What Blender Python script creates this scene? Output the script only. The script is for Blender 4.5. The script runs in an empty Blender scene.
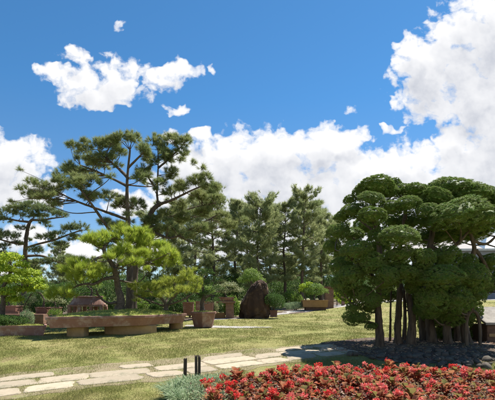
import bpy, bmesh, math, random
import numpy as np
from mathutils import Vector, noise as mnoise

R = math.radians
rng = np.random.default_rng(7)
random.seed(7)
scene = bpy.context.scene
col = bpy.data.collections.new("garden"); scene.collection.children.link(col)

# ------------------------------------------------------------------ camera frame
F = 430.0; CU = 247.5; HV = 300.0; EYE = 1.6
def at(u, v, D):
    return np.array([(u - CU) / F * D, D, EYE + (HV - v) / F * D])
ZD = np.array([0, 5, 6.5, 8, 9.5, 11, 12.5, 14, 16, 18, 20, 22, 26, 30, 37, 45, 80, 400])
ZZ = np.array([0, .02, .05, .112, .225, .345, .415, .46, .49, .52, .55, .585, .70, .83, .99, 1.1, 1.3, 2.0])
_fy = np.linspace(-60, 420, 4801)
_k = np.hanning(21); _k /= _k.sum()
_fz = np.convolve(np.pad(np.interp(_fy, ZD, ZZ), 10, mode='edge'), _k, mode='valid')
def sstep(a, b, x):
    t = np.clip((x - a) / (b - a), 0, 1); return t * t * (3 - 2 * t)
def zf(x, y):
    x = np.asarray(x, float); y = np.asarray(y, float)
    z = np.interp(y, _fy, _fz)
    z = z + .55 * sstep(2, 13, x) * sstep(17, 36, y)
    return z + .012 * np.sin(x * 1.3 + y * .7) + .01 * np.sin(x * .6 - y * 1.9)
def ground(u, D):
    x = (u - CU) / F * D
    return np.array([x, D, float(zf(x, D))])

# ------------------------------------------------------------------ mesh helpers
def link(o, parent=None):
    col.objects.link(o)
    if parent is not None: o.parent = parent
    return o
def make_mesh(name, chunks, mats, smooth=False):
    """chunks: list of (V(n,3), F(m,3|4) [, material index])"""
    vs, tot, loops, starts, mi, off, ls = [], 0, [], [], [], 0, 0
    for c in chunks:
        V, Fc = np.asarray(c[0], float), np.asarray(c[1], np.int64)
        if len(Fc) == 0: continue
        m = c[2] if len(c) > 2 else 0
        vs.append(V); loops.append((Fc + off).ravel())
        k = Fc.shape[1]
        starts.append(ls + np.arange(len(Fc)) * k); mi.append(np.full(len(Fc), m, np.int32))
        ls += len(Fc) * k; off += len(V)
    V = np.concatenate(vs); L = np.concatenate(loops); S = np.concatenate(starts); MI = np.concatenate(mi)
    me = bpy.data.meshes.new(name)
    me.vertices.add(len(V)); me.vertices.foreach_set('co', V.astype(np.float32).ravel())
    me.loops.add(len(L)); me.loops.foreach_set('vertex_index', L.astype(np.int32))
    me.polygons.add(len(S)); me.polygons.foreach_set('loop_start', S.astype(np.int32))
    me.polygons.foreach_set('material_index', MI)
    me.polygons.foreach_set('use_smooth', np.full(len(S), bool(smooth)))
    me.update(calc_edges=True); me.validate()
    for m in (mats if isinstance(mats, (list, tuple)) else [mats]): me.materials.append(m)
    return me
def obj(name, chunks, mats, parent=None, smooth=False):
    return link(bpy.data.objects.new(name, make_mesh(name, chunks, mats, smooth)), parent)
def tag(o, label, cat, group=None, kind=None):
    o['label'] = label; o['category'] = cat
    if group: o['group'] = group
    if kind: o['kind'] = kind
    return o
def empty(name, loc, label, cat, group=None, rz=0):
    o = bpy.data.objects.new(name, None); o.empty_display_size = .2
    link(o); o.location = [float(q) for q in loc]; o.rotation_euler = (0, 0, rz)
    return tag(o, label, cat, group)
def struct(name, chunks, mat, smooth=False, kind='structure'):
    o = obj(name, chunks, mat, None, smooth); o['kind'] = kind; return o
def shift(chunks, d):
    return [(np.asarray(c[0], float) + np.asarray(d, float),) + tuple(c[1:]) for c in chunks]

def smooth_line(P, n=6):
    P = np.asarray(P, float)
    if len(P) < 3: 
        t = np.linspace(0, 1, n + 1)[:, None]; return P[0] * (1 - t) + P[-1] * t
    Q = np.vstack([2 * P[0] - P[1], P, 2 * P[-1] - P[-2]]); out = []
    for i in range(len(P) - 1):
        a, b, c, d = Q[i:i + 4]
        for t in np.linspace(0, 1, n, endpoint=False):
            out.append(.5 * (2 * b + (c - a) * t + (2 * a - 5 * b + 4 * c - d) * t * t + (3 * b - a - 3 * c + d) * t ** 3))
    out.append(P[-1]); return np.array(out)
def tube(P, r0, r1, sides=7, n=5, rough=.08, flare=0):
    P = smooth_line(P, n); N = len(P)
    t = np.linspace(0, 1, N); rad = r0 + (r1 - r0) * t
    if flare: rad = rad * (1 + flare * np.exp(-t * 14))
    T = np.gradient(P, axis=0); T /= np.linalg.norm(T, axis=1)[:, None] + 1e-9
    ref = np.array([1., .13, .07]) if abs(T[0][0]) < .8 else np.array([0, 1., .1])
    A = np.cross(T, ref); A /= np.linalg.norm(A, axis=1)[:, None] + 1e-9
    B = np.cross(T, A)
    ang = np.linspace(0, 2 * np.pi, sides, endpoint=False)
    rr = rad[:, None] * (1 + rough * rng.standard_normal((N, sides)))
    V = P[:, None] + rr[..., None] * (np.cos(ang)[None, :, None] * A[:, None] + np.sin(ang)[None, :, None] * B[:, None])
    V = V.reshape(-1, 3)
    i, j = np.meshgrid(np.arange(N - 1), np.arange(sides), indexing='ij'); j2 = (j + 1) % sides
    Fq = np.stack([i * sides + j, i * sides + j2, (i + 1) * sides + j2, (i + 1) * sides + j], -1).reshape(-1, 4)
    V = np.vstack([V, P[-1:]]); k = len(V) - 1
    jj = np.arange(sides); cap = np.stack([(N - 1) * sides + jj, (N - 1) * sides + (jj + 1) % sides, np.full(sides, k)], -1)
    return [(V, Fq), (V, cap)]
def _ico(n):
    bm = bmesh.new(); bmesh.ops.create_icosphere(bm, subdivisions=n, radius=1)
    V = np.array([v.co[:] for v in bm.verts]); Fc = np.array([[v.index for v in f.verts] for f in bm.faces]); bm.free(); return V, Fc
ICO = {n: _ico(n) for n in (2, 3, 4, 5)}
def lump(c, r, n=3, amp=.12, freq=1.5, seed=0, amp2=0):
    V, Fc = ICO[n]; d = []
    for p in V:
        q = Vector(p) * freq + Vector((seed * 7.1, seed * 3.3, 0))
        d.append(1 + amp * mnoise.noise(q) + (amp2 * mnoise.noise(q * 4.3) if amp2 else 0))
    return (V * np.array(d)[:, None] * np.asarray(r, float) + np.asarray(c, float), Fc)
def box(c, s, rz=0, bev=.01):
    bm = bmesh.new(); bmesh.ops.create_cube(bm, size=1)
    for v in bm.verts: v.co = Vector((v.co.x * s[0], v.co.y * s[1], v.co.z * s[2]))
    if bev: bmesh.ops.bevel(bm, geom=list(bm.edges), offset=bev, segments=2, affect='EDGES')
    bmesh.ops.triangulate(bm, faces=[f for f in bm.faces if len(f.verts) > 4])
    V = np.array([v.co[:] for v in bm.verts]); out = []
    for k in (3, 4):
        Fk = [[v.index for v in f.verts] for f in bm.faces if len(f.verts) == k]
        if Fk: out.append(Fk)
    bm.free(); ca, sa = math.cos(rz), math.sin(rz)
    V = np.stack([V[:, 0] * ca - V[:, 1] * sa, V[:, 0] * sa + V[:, 1] * ca, V[:, 2]], 1) + np.asarray(c, float)
    return [(V, Fk) for Fk in out]
def loft(rings, cap0=True, cap1=True):
    rings = [np.asarray(r, float) for r in rings]; n = len(rings[0]); V = np.vstack(rings)
    i, j = np.meshgrid(np.arange(len(rings) - 1), np.arange(n), indexing='ij'); j2 = (j + 1) % n
    Fq = np.stack([i * n + j, i * n + j2, (i + 1) * n + j2, (i + 1) * n + j], -1).reshape(-1, 4)
    out = [(V, Fq)]; jj = np.arange(n)
    for on, k in ((cap0, 0), (cap1, len(rings) - 1)):
        if on:
            Vc = np.vstack([rings[k], rings[k].mean(0)[None]])
            Ft = np.stack([jj, (jj + 1) % n, np.full(n, n)], -1)
            out.append((Vc, Ft[:, ::-1] if k == 0 else Ft))
    return out
def inset(poly, d):
    """scale a plan polygon about its centre so that it shrinks by about d"""
    poly = np.asarray(poly, float); c = poly.mean(0); v = poly - c
    r = np.linalg.norm(v, axis=1)[:, None]; return c + v * (1 - d / r)
def densify(poly, k):
    poly = np.asarray(poly, float); out = []
    for i in range(len(poly)):
        a, b = poly[i], poly[(i + 1) % len(poly)]
        for t in np.linspace(0, 1, k, endpoint=False): out.append(a * (1 - t) + b * t)
    return np.array(out)
def ring3(poly, z): return np.column_stack([poly, np.full(len(poly), z)])
def regular(n, r, rz=0, sy=1):
    a = np.linspace(0, 2 * np.pi, n, endpoint=False) + rz; return np.column_stack([np.cos(a) * r, np.sin(a) * r * sy])
def pot_rings(poly, z0, z1, taper, lip, wall=.06, lip_h=.07, soil=.06):
    b = inset(poly, taper)
    return [ring3(b, z0), ring3(inset(poly, lip + .01), z1 - lip_h - .01), ring3(inset(poly, .004), z1 - lip_h), ring3(poly, z1 - .012), ring3(inset(poly, .012), z1),
            ring3(inset(poly, wall), z1), ring3(inset(poly, wall + .015), z1 - soil)]
def norm(a): return a / (np.linalg.norm(a, axis=-1, keepdims=True) + 1e-9)

def needles(P, Dv, k, length, width, spread, back=.5, droop=0):
    """k thin triangles fanning from each of the tufts P along Dv"""
    n = len(P); Pn = np.repeat(P, k, 0); Dn = np.repeat(norm(Dv), k, 0)
    d = norm(Dn + spread * rng.standard_normal((n * k, 3)) * .7)
    d[:, 2] -= droop * rng.random(n * k); d = norm(d)
    L = length * (.7 + .5 * rng.random((n * k, 1)))
    b = Pn - Dn * back * length * rng.random((n * k, 1))
    s = norm(np.cross(d, rng.standard_normal((n * k, 3)))) * width * .5
    V = np.stack([b - s, b + s, b + d * L], 1).reshape(-1, 3)
    return (V, np.arange(n * k * 3).reshape(-1, 3))
def leaf_quads(P, Dv, length, width, spread=.5):
    n = len(P); d = norm(norm(Dv) + spread * rng.standard_normal((n, 3)))
    s = norm(np.cross(d, rng.standard_normal((n, 3)))); L = length * (.7 + .6 * rng.random((n, 1))); W = width * (.7 + .6 * rng.random((n, 1)))
    up = np.cross(s, d) * W * .25
    V = np.stack([P, P + d * L * .5 + s * W * .5 + up, P + d * L, P + d * L * .5 - s * W * .5 + up], 1).reshape(-1, 3)
    return (V, np.arange(n * 4).reshape(-1, 4))

def sprays(P, Nn, length, width, lift=.35, jit=.45):
    """leaf-sized flat sprays lying along a surface whose normals are Nn"""
    n = len(P); Nj = norm(norm(Nn) + jit * rng.standard_normal((n, 3)) * .6)
    d = norm(np.cross(Nj, rng.standard_normal((n, 3)))); d = norm(d + lift * norm(Nn)); s = norm(np.cross(Nj, d))
    L = length * (.6 + .7 * rng.random((n, 1))); W = width * (.6 + .7 * rng.random((n, 1)))
    V = np.stack([P - d * L * .4, P + s * W * .5, P + d * L * .6, P - s * W * .5], 1).reshape(-1, 3)
    return (V, np.arange(n * 4).reshape(-1, 4))

# ------------------------------------------------------------------ materials
MATS = {}
def nt(name):
    m = bpy.data.materials.new(name); m.use_nodes = True; t = m.node_tree; t.nodes.clear()
    o = t.nodes.new('ShaderNodeOutputMaterial'); return m, t, o
def N(t, typ, **kw):
    n = t.nodes.new(typ)
    for k, v in kw.items():
        if k in n.bl_rna.properties and k not in ('inputs',): setattr(n, k, v)
    return n
def mixc(t, fac, a, b, blend='MIX'):
    n = t.nodes.new('ShaderNodeMix'); n.data_type = 'RGBA'; n.blend_type = blend
    for sock, val in ((n.inputs[0], fac), (n.inputs[6], a), (n.inputs[7], b)):
        if hasattr(val, 'is_output'): t.links.new(val, sock)
        elif isinstance(val, (int, float)): sock.default_value = val
        else: sock.default_value = tuple(val) + ((1,) if len(val) == 3 else ())
    return n.outputs[2]
def ramp(t, fac, stops):
    r = t.nodes.new('ShaderNodeValToRGB'); t.links.new(fac, r.inputs[0]); e = r.color_ramp.elements
    while len(e) < len(stops): e.new(.5)
    for el, (p, c) in zip(e, stops): el.position = p; el.color = tuple(c) + (1,) if not isinstance(c, (int, float)) else (c, c, c, 1)
    return r.outputs[0]
def noise(t, scale, detail=5, rough=.6, coord='Object', stretch=None, out=0):
    tc = t.nodes.new('ShaderNodeTexCoord'); n = t.nodes.new('ShaderNodeTexNoise')
    n.inputs['Scale'].default_value = scale; n.inputs['Detail'].default_value = detail; n.inputs['Roughness'].default_value = rough
    src = tc.outputs[coord]
    if stretch:
        mp = t.nodes.new('ShaderNodeMapping'); mp.inputs['Scale'].default_value = stretch; t.links.new(src, mp.inputs[0]); src = mp.outputs[0]
    t.links.new(src, n.inputs['Vector']); return n.outputs[out]
def foliage(name, stops, trans=.35, rough=.55, tcol=None, patch=1.2, spec=.25):
    """leaf colour varies leaf by leaf and clump by clump"""
    m, t, o = nt(name); g = N(t, 'ShaderNodeNewGeometry')
    c1 = ramp(t, g.outputs['Random Per Island'], stops)
    c = mixc(t, ramp(t, noise(t, patch, 3), [(.35, 0.), (.65, 1.)]), c1, mixc(t, .5, c1, stops[-1][1]))
    p = N(t, 'ShaderNodeBsdfPrincipled'); t.links.new(c, p.inputs['Base Color']); p.inputs['Roughness'].default_value = rough
    p.inputs['Specular IOR Level'].default_value = spec
    tr = N(t, 'ShaderNodeBsdfTranslucent'); t.links.new(mixc(t, 1., c, tcol or (1, 1, 1), 'MULTIPLY'), tr.inputs[0])
    mx = N(t, 'ShaderNodeMixShader'); mx.inputs[0].default_value = trans
    t.links.new(p.outputs[0], mx.inputs[1]); t.links.new(tr.outputs[0], mx.inputs[2]); t.links.new(mx.outputs[0], o.inputs[0]); return m
def solid(name, ca, cb, scale=6, rough=.85, bump=.3, bscale=None, stretch=None, cc=None, ccscale=1.2, dist=.02, per_obj=0):
    m, t, o = nt(name); c = mixc(t, ramp(t, noise(t, scale, 8, .65, stretch=stretch), [(.3, 0.), (.7, 1.)]), ca, cb)
    if cc: c = mixc(t, ramp(t, noise(t, ccscale, 6, .7), [(.5, 0.), (.66, 1.)]), c, cc)
    if per_obj:
        oi = N(t, 'ShaderNodeObjectInfo'); c = mixc(t, per_obj, c, ramp(t, oi.outputs['Random'], [(0, (.25, .25, .25)), (1, (.75, .75, .75))]), 'OVERLAY')
    p = N(t, 'ShaderNodeBsdfPrincipled'); t.links.new(c, p.inputs['Base Color']); p.inputs['Roughness'].default_value = rough
    p.inputs['Specular IOR Level'].default_value = .3
    b = N(t, 'ShaderNodeBump'); b.inputs['Strength'].default_value = bump; b.inputs['Distance'].default_value = dist
    t.links.new(noise(t, bscale or scale * 3, 8, .7, stretch=stretch), b.inputs['Height']); t.links.new(b.outputs[0], p.inputs['Normal'])
    t.links.new(p.outputs[0], o.inputs[0]); return m

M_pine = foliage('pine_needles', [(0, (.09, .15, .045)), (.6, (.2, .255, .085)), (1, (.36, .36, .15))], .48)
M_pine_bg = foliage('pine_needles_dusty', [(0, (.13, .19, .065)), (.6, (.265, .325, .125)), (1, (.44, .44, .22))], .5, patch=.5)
M_pine_left = foliage('pine_needles_grey', [(0, (.07, .125, .05)), (.6, (.15, .205, .08)), (1, (.27, .29, .12))], .45)
M_bonsai = foliage('bonsai_needles', [(0, (.14, .26, .02)), (.5, (.3, .42, .04)), (1, (.52, .55, .1))], .5)
M_bonsai2 = foliage('bonsai_needles_pale', [(0, (.17, .23, .03)), (.5, (.32, .40, .045)), (1, (.48, .48, .12))], .48)
M_juniper = foliage('juniper_sprays', [(0, (.07, .135, .02)), (.55, (.16, .285, .04)), (.93, (.26, .41, .07)), (1, (.3, .27, .12))], .3, .6, patch=3)
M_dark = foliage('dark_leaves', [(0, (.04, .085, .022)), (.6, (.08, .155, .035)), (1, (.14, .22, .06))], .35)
M_yellow = foliage('yellow_green_leaves', [(0, (.14, .27, .02)), (.5, (.31, .44, .03)), (1, (.5, .56, .07))], .48)
M_mid = foliage('mid_green_leaves', [(0, (.08, .16, .028)), (.6, (.16, .27, .045)), (1, (.29, .37, .08))], .42)
M_pale = foliage('pale_leaves', [(0, (.14, .18, .07)), (.6, (.26, .29, .12)), (1, (.4, .4, .22))], .35)
M_silver = foliage('silver_blades', [(0, (.1, .18, .07)), (.6, (.22, .32, .15)), (1, (.42, .46, .29))], .3)
M_bronze = foliage('bronze_leaves', [(0, (.12, .02, .016)), (.3, (.32, .045, .035)), (.58, (.42, .13, .06)), (.76, (.24, .13, .05)), (.86, (.14, .19, .05)), (1, (.46, .2, .1))], .42, .7, patch=4, spec=.1)
M_red = foliage('red_petals', [(0, (.5, .015, .018)), (.6, (.74, .045, .04)), (1, (.82, .16, .12))], .4, .5)
M_pink = foliage('pink_petals', [(0, (.6, .04, .05)), (.6, (.78, .14, .12)), (1, (.85, .36, .3))], .4, .5)
M_litter = foliage('dry_leaf_litter', [(0, (.14, .06, .045)), (.5, (.36, .2, .155)), (.85, (.56, .4, .33)), (1, (.25, .25, .1))], .3, .7)
M_bark = solid('pine_bark', (.055, .04, .03), (.17, .125, .09), 9, .95, .8, 16, (1, 1, .35), dist=.04)
M_barkj = solid('juniper_bark', (.04, .027, .02), (.19, .14, .095), 8, .95, .8, 14, (1.5, 1.5, .25), dist=.03)
M_barkb = solid('bonsai_bark', (.06, .045, .035), (.16, .125, .095), 14, .95, .8, 25, dist=.02)
M_terra = solid('terracotta', (.21, .105, .075), (.28, .15, .11), 3, .72, .2, 60, (1, 1, .5), cc=(.38, .28, .23), ccscale=2.6, dist=.006)
M_terra2 = solid('dark_terracotta', (.15, .065, .045), (.22, .105, .075), 4, .72, .2, 50, (1, 1, .5), cc=(.3, .2, .16), ccscale=3, dist=.006)
M_ochre = solid('ochre_ceramic', (.26, .14, .05), (.36, .2, .08), 4, .6, .12, 40, dist=.006)
M_sand = solid('sandstone', (.3, .19, .085), (.42, .28, .14), 5, .95, .4, 25, dist=.02)
M_rock = solid('brown_rock', (.03, .018, .012), (.095, .053, .033), 2.2, .9, 1., 7, (1, 1, .35), cc=(.17, .105, .06), ccscale=1.6, dist=.08)
M_rockpale = solid('pale_stone', (.2, .18, .155), (.36, .33, .29), 5, .95, .6, 22, cc=(.14, .12, .1), dist=.02)
M_cobble = solid('cobble_stone', (.06, .045, .033), (.12, .097, .075), 7, .85, .35, 40, cc=(.1, .105, .075), dist=.01, per_obj=.45)
M_slab = solid('slab_stone', (.33, .27, .19), (.43, .36, .26), 2.2, .95, .5, 45, cc=(.22, .2, .13), ccscale=2.6, dist=.01, per_obj=.3)
M_gravel = solid('gravel', (.3, .28, .26), (.46, .44, .41), 40, .95, .8, 70, cc=(.24, .22, .18), ccscale=.8, dist=.03)
M_sandy = solid('sandy_earth', (.2, .155, .09), (.28, .235, .14), 3, .98, .6, 40, cc=(.2, .21, .07), ccscale=2.2, dist=.02)
M_wood = solid('weathered_wood', (.035, .026, .02), (.11, .085, .06), 8, .9, .6, 30, (6, 6, .6), dist=.01)
M_plank = solid('brown_wood', (.08, .045, .03), (.17, .1, .065), 5, .85, .5, 20, (1, 6, 6), dist=.01)
M_soil = solid('soil', (.06, .042, .03), (.14, .1, .075), 6, .98, .8, 35, cc=(.19, .15, .11), ccscale=1.4, dist=.04)
M_moss = solid('moss', (.22, .27, .05), (.38, .4, .1), 5, .98, .8, 45, cc=(.32, .27, .12), ccscale=2, dist=.04)
M_roof = solid('roof_sheet', (.11, .095, .1), (.16, .14, .14), 1.5, .6, .3, 8, (1, 14, 1), dist=.03)
M_roofblue = solid('blue_roof_sheet', (.13, .2, .28), (.2, .28, .35), 1.5, .5, .3, 8, (14, 1, 1), dist=.03)
M_white = solid('white_paint', (.5, .5, .49), (.6, .6, .58), 3, .6, .08, 30)
M_wall = solid('grey_plaster', (.2, .21, .24), (.27, .275, .3), 2, .85, .15, 30)
M_asphalt = solid('asphalt', (.17, .17, .175), (.24, .24, .24), 12, .95, .5, 60)
m, t, o = nt('window_glass'); p = N(t, 'ShaderNodeBsdfPrincipled'); p.inputs['Base Color'].default_value = (.03, .04, .05, 1); p.inputs['Roughness'].default_value = .08; t.links.new(p.outputs[0], o.inputs[0]); M_glass = m

def brick_mat():
    m, t, o = nt('brown_brick'); tc = N(t, 'ShaderNodeTexCoord'); mp = N(t, 'ShaderNodeMapping'); mp.inputs['Rotation'].default_value = (R(90), 0, 0)
    b = N(t, 'ShaderNodeTexBrick'); t.links.new(tc.outputs['Object'], mp.inputs[0]); t.links.new(mp.outputs[0], b.inputs[0])
    b.inputs['Color1'].default_value = (.2, .095, .06, 1); b.inputs['Color2'].default_value = (.29, .15, .095, 1); b.inputs['Mortar'].default_value = (.24, .19, .15, 1)
    b.inputs['Scale'].default_value = 1; b.inputs['Brick Width'].default_value = .22; b.inputs['Row Height'].default_value = .075; b.inputs['Mortar Size'].default_value = .008
    c = mixc(t, ramp(t, noise(t, 5), [(.35, 0.), (.7, .6)]), b.outputs[0], (.12, .07, .045))
    p = N(t, 'ShaderNodeBsdfPrincipled'); t.links.new(c, p.inputs['Base Color']); p.inputs['Roughness'].default_value = .9
    bp = N(t, 'ShaderNodeBump'); bp.inputs['Distance'].default_value = .01; bp.inputs['Strength'].default_value = .6; bp.invert = True
    t.links.new(b.outputs[1], bp.inputs['Height']); t.links.new(bp.outputs[0], p.inputs['Normal']); t.links.new(p.outputs[0], o.inputs[0]); return m
M_brick = brick_mat()

M_mossb = foliage('moss_blades', [(0, (.18, .26, .04)), (.5, (.32, .38, .07)), (1, (.46, .45, .15))], .4)
def lawn_mat(name, blades):
    m, t, o = nt(name)
    a = ramp(t, noise(t, .55, 6, .62), [(.33, (.13, .165, .034)), (.52, (.2, .205, .058)), (.68, (.275, .235, .098))])
    c = mixc(t, ramp(t, noise(t, 2.6, 6, .7), [(.35, 0.), (.7, .85)]), a, (.31, .265, .115))
    c = mixc(t, ramp(t, noise(t, .9, 5, .7, stretch=(1.3, .8, 1)), [(.6, 0.), (.72, .8)]), c, (.22, .155, .09))
    if blades:
        g = N(t, 'ShaderNodeNewGeometry')
        c = mixc(t, .42, c, ramp(t, g.outputs['Random Per Island'], [(0, (.11, .175, .028)), (.5, (.22, .255, .06)), (1, (.38, .33, .155))]))
    p = N(t, 'ShaderNodeBsdfPrincipled'); t.links.new(c, p.inputs['Base Color']); p.inputs['Roughness'].default_value = .9; p.inputs['Specular IOR Level'].default_value = .15
    if blades:
        tr = N(t, 'ShaderNodeBsdfTranslucent'); t.links.new(c, tr.inputs[0]); mx = N(t, 'ShaderNodeMixShader'); mx.inputs[0].default_value = .3
        t.links.new(p.outputs[0], mx.inputs[1]); t.links.new(tr.outputs[0], mx.inputs[2]); t.links.new(mx.outputs[0], o.inputs[0])
    else:
        b = N(t, 'ShaderNodeBump'); b.inputs['Distance'].default_value = .04; b.inputs['Strength'].default_value = .7
        t.links.new(noise(t, 28, 6, .7), b.inputs['Height']); t.links.new(b.outputs[0], p.inputs['Normal']); t.links.new(p.outputs[0], o.inputs[0])
    return m
M_lawn = lawn_mat('lawn_soil', False); M_blade = lawn_mat('grass_blades', True)

# ------------------------------------------------------------------ ground
def axis(lo, hi, fine_lo, fine_hi, step, grow=1.18):
    a = list(np.arange(fine_lo, fine_hi + 1e-6, step)); s = step
    while a[-1] < hi: s *= grow; a.append(min(a[-1] + s, hi))
    s = step
    while a[0] > lo: s *= grow; a.insert(0, max(a[0] - s, lo))
    return np.array(a)
def grid_sheet(X, Y, Z):
    ny, nx = X.shape; V = np.column_stack([X.ravel(), Y.ravel(), Z.ravel()])
    i, j = np.meshgrid(np.arange(ny - 1), np.arange(nx - 1), indexing='ij')
    return (V, np.stack([i * nx + j, i * nx + j + 1, (i + 1) * nx + j + 1, (i + 1) * nx + j], -1).reshape(-1, 4))
gx, gy = np.meshgrid(axis(-380, 380, -18, 18, .35), axis(-40, 400, 0, 48, .35))
struct('lawn_ground', [grid_sheet(gx, gy, zf(gx, gy))], M_lawn, True)
def strip(name, left, right, mat, dz, n=60, m=8):
    Lp, Rp = smooth_line(left, 12), smooth_line(right, 12)
    s = np.linspace(0, 1, n); f = lambda P: np.column_stack([np.interp(s, np.linspace(0, 1, len(P)), P[:, k]) for k in (0, 1)])
    Lp, Rp = f(Lp), f(Rp); w = np.linspace(0, 1, m)[None, :, None]
    G = Lp[:, None] * (1 - w) + Rp[:, None] * w
    jit = .12 * np.sin(np.arange(n) * 1.7) + .08 * np.sin(np.arange(n) * .63 + 1)
    G[:, 0, 1] += jit * .5; G[:, -1, 1] += jit[::-1] * .5
    return struct(name, [grid_sheet(G[..., 0], G[..., 1], zf(G[..., 0], G[..., 1]) + dz)], mat, True)
def disc(name, c, rx, ry, mat, dz, mound=0, jit=.06, keep=None):
    a = np.linspace(0, 2 * np.pi, 73); r = np.linspace(0, 1, 16)
    e = 1 + jit * np.sin(a * 3 + 1) + jit * .7 * np.sin(a * 5) + jit * .4 * np.sin(a * 9 + 2)
    X = c[0] + rx * r[:, None] * np.cos(a) * e; Y = c[1] + ry * r[:, None] * np.sin(a) * e
    Z = zf(X, Y) + dz + mound * (1 - r[:, None] ** 2)
    return struct(name, [grid_sheet(X, Y, Z)], mat, True)
# back planting area, gravel walk, bare strip, road
strip('planting_ground', [(-40, 21.6), (-12, 21.4), (-6, 21.2), (-1, 22.6), (4, 28.4), (9, 34), (22, 41.5), (42, 45)],
      [(-60, 70), (-25, 72), (-8, 74), (0, 75), (12, 78), (22, 80), (36, 82), (60, 86)], M_soil, .005, 90, 30)
strip('gravel_walk', [(-2.2, 21.3), (.2, 23.3), (3.6, 28.3), (7.2, 32), (14.6, 36.2), (24, 40), (40, 43)],
      [(-2.6, 22.1), (-.4, 24.3), (3.1, 30.2), (7.2, 35.0), (14, 39.6), (23, 43.6), (40, 47)], M_gravel, .011, 90, 8)
strip('bare_path_strip', [(-2.6, 17.6), (-1, 17.1), (.3, 17.0), (1.0, 17.1)], [(-2.6, 18.5), (-1, 18.0), (.2, 17.7), (.9, 17.35)], M_gravel, .009, 30, 5)
strip('road', [(12, 47), (30, 50), (70, 56)], [(12, 53), (30, 57), (70, 64)], M_asphalt, .015, 40, 6)
disc('mulch_bed', (5.0, 11.3), 2.95, 1.9, M_soil, .008, .05)
disc('flower_bed_soil', (2.35, 6.45), 3.25, 1.75, M_soil, .009, .04, .03)

# ------------------------------------------------------------------ paving slabs
P0, P1 = np.array([-5.6, 6.85]), np.array([3.4, 11.75])
pd = (P1 - P0) / np.linalg.norm(P1 - P0); pn = np.array([-pd[1], pd[0]]); PL = np.linalg.norm(P1 - P0)
slabs = []
for row, (off, wid) in enumerate(((-.53, .45), (-.02, .48), (.47, .43))):
    q = -1.2 + .4 * row
    while q < PL:
        ln = .62 + .55 * rng.random()
        if not (row == 2 and rng.random() < .3): slabs.append((q + ln / 2, off + .03 * rng.standard_normal(), ln, wid * (.9 + .14 * rng.random())))
        q += ln + .04 + .06 * rng.random()
def slab_mesh(s, q, ln, wd):
    cor = np.array([(-1, -1), (1, -1), (1, 1), (-1, 1)], float) + .09 * rng.standard_normal((4, 2)); cor[:, 0] += .16 * rng.standard_normal() * cor[:, 1]
    if rng.random() < .35: k_ = rng.integers(0, 4); cor = np.insert(cor, k_ + 1, cor[k_] * .72 + cor[(k_ + 1) % 4] * .28, 0); cor[k_] = cor[k_] * .85 + cor[k_ - 1] * .15
    o_ = densify(cor, 7); o_ = (o_ + np.roll(o_, 1, 0) + np.roll(o_, -1, 0)) / 3; o_ = o_ * (1 + .022 * rng.standard_normal((len(o_), 1)))
    lx = o_[:, 0] * ln / 2; ly = o_[:, 1] * wd / 2
    def w(f, dz):
        xy = P0 + np.outer(s + lx * f, pd) + np.outer(q + ly * f, pn); return np.column_stack([xy, zf(xy[:, 0], xy[:, 1]) + dz])
    return loft([w(1.0, -.05), w(1.0, .008), w(.965, .016), w(.5, .018)], False, True)
strip('path_bed', [P0 - pd * 1.2 + pn * 1.0, P0 + pd * PL * .33 + pn * .98, P0 + pd * PL * .66 + pn * .95, P0 + pd * PL + pn * .9], [P0 - pd * 1.2 - pn * 1.0, P0 + pd * PL * .33 - pn * .98, P0 + pd * PL * .66 - pn * .95, P0 + pd * PL - pn * .9], M_sandy, .004, 60, 8)
for sl in slabs:
    c = slab_mesh(*sl); xy = P0 + sl[0] * pd + sl[1] * pn; b = np.array([xy[0], xy[1], float(zf(*xy))])
    so = obj('paving_slab', shift(c, -b), M_slab); so.location = b
    tag(so, 'pale flat irregular stone slab of the path crossing the lawn', 'paving slab', 'paving slabs of the lawn path')
def in_slab(x, y):
    d = np.column_stack([x, y]) - P0; s = d @ pd; q = d @ pn; r = np.zeros(len(x), bool)
    for a, b, ln, wd in slabs: r |= (np.abs(s - a) < ln * (.42 + .09 * rng.random(len(x)))) & (np.abs(q - b) < wd * (.40 + .11 * rng.random(len(x))))
    return r
def in_disc(x, y, c, rx, ry): return ((x - c[0]) / rx) ** 2 + ((y - c[1]) / ry) ** 2 < 1

# ------------------------------------------------------------------ grass
n = 760000
D = 1 / (1 / 34 + rng.random(n) * (1 / 5.2 - 1 / 34)); u = -70 + 640 * rng.random(n); x = (u - CU) / F * D; y = D
yb = np.where(x < -1, 21.4, 22.6 + (x + 1) * 1.16); yb = np.where(x > 4, 28.4 + (x - 4) * 1.0, yb)
ok = (y < yb - .1) & ~in_slab(x, y) & ~in_disc(x, y, (5.0, 11.3), 2.85, 1.8) & ~in_disc(x, y, (2.35, 6.45), 3.2, 1.7)
ok &= ~((x > -2.6) & (x < 1.0) & (y > 17.3) & (y < 18.0) & (rng.random(n) < .85))
dq = np.column_stack([x, y]) - P0; ok &= ~((np.abs(dq @ pn) < .95) & (rng.random(n) < .45))
x, y, D = x[ok], y[ok], D[ok]
bald = np.array([mnoise.noise(Vector((a * .9, b * .9, 3))) + .5 * mnoise.noise(Vector((a * 2.7, b * 2.7, 9))) for a, b in zip(x[::1], y[::1])])
k = rng.random(len(x)) < np.clip(.8 - 1.1 * (bald - .05), .12, 1); x, y, D, bald = x[k], y[k], D[k], bald[k]
n = len(x); P = np.column_stack([x, y, zf(x, y) - .004])
h = (.014 + .026 * rng.random(n)) * (1 + D / 50) * np.clip(1.1 - bald * .8, .6, 1.6)
tall = rng.random(n) < .035; h[tall] *= 2.1
dv = norm(np.column_stack([rng.standard_normal((n, 2)) * .65, np.ones(n)])); sd = norm(np.cross(dv, rng.standard_normal((n, 3)))) * (.0028 * np.maximum(D / 7, .8))[:, None]
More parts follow.
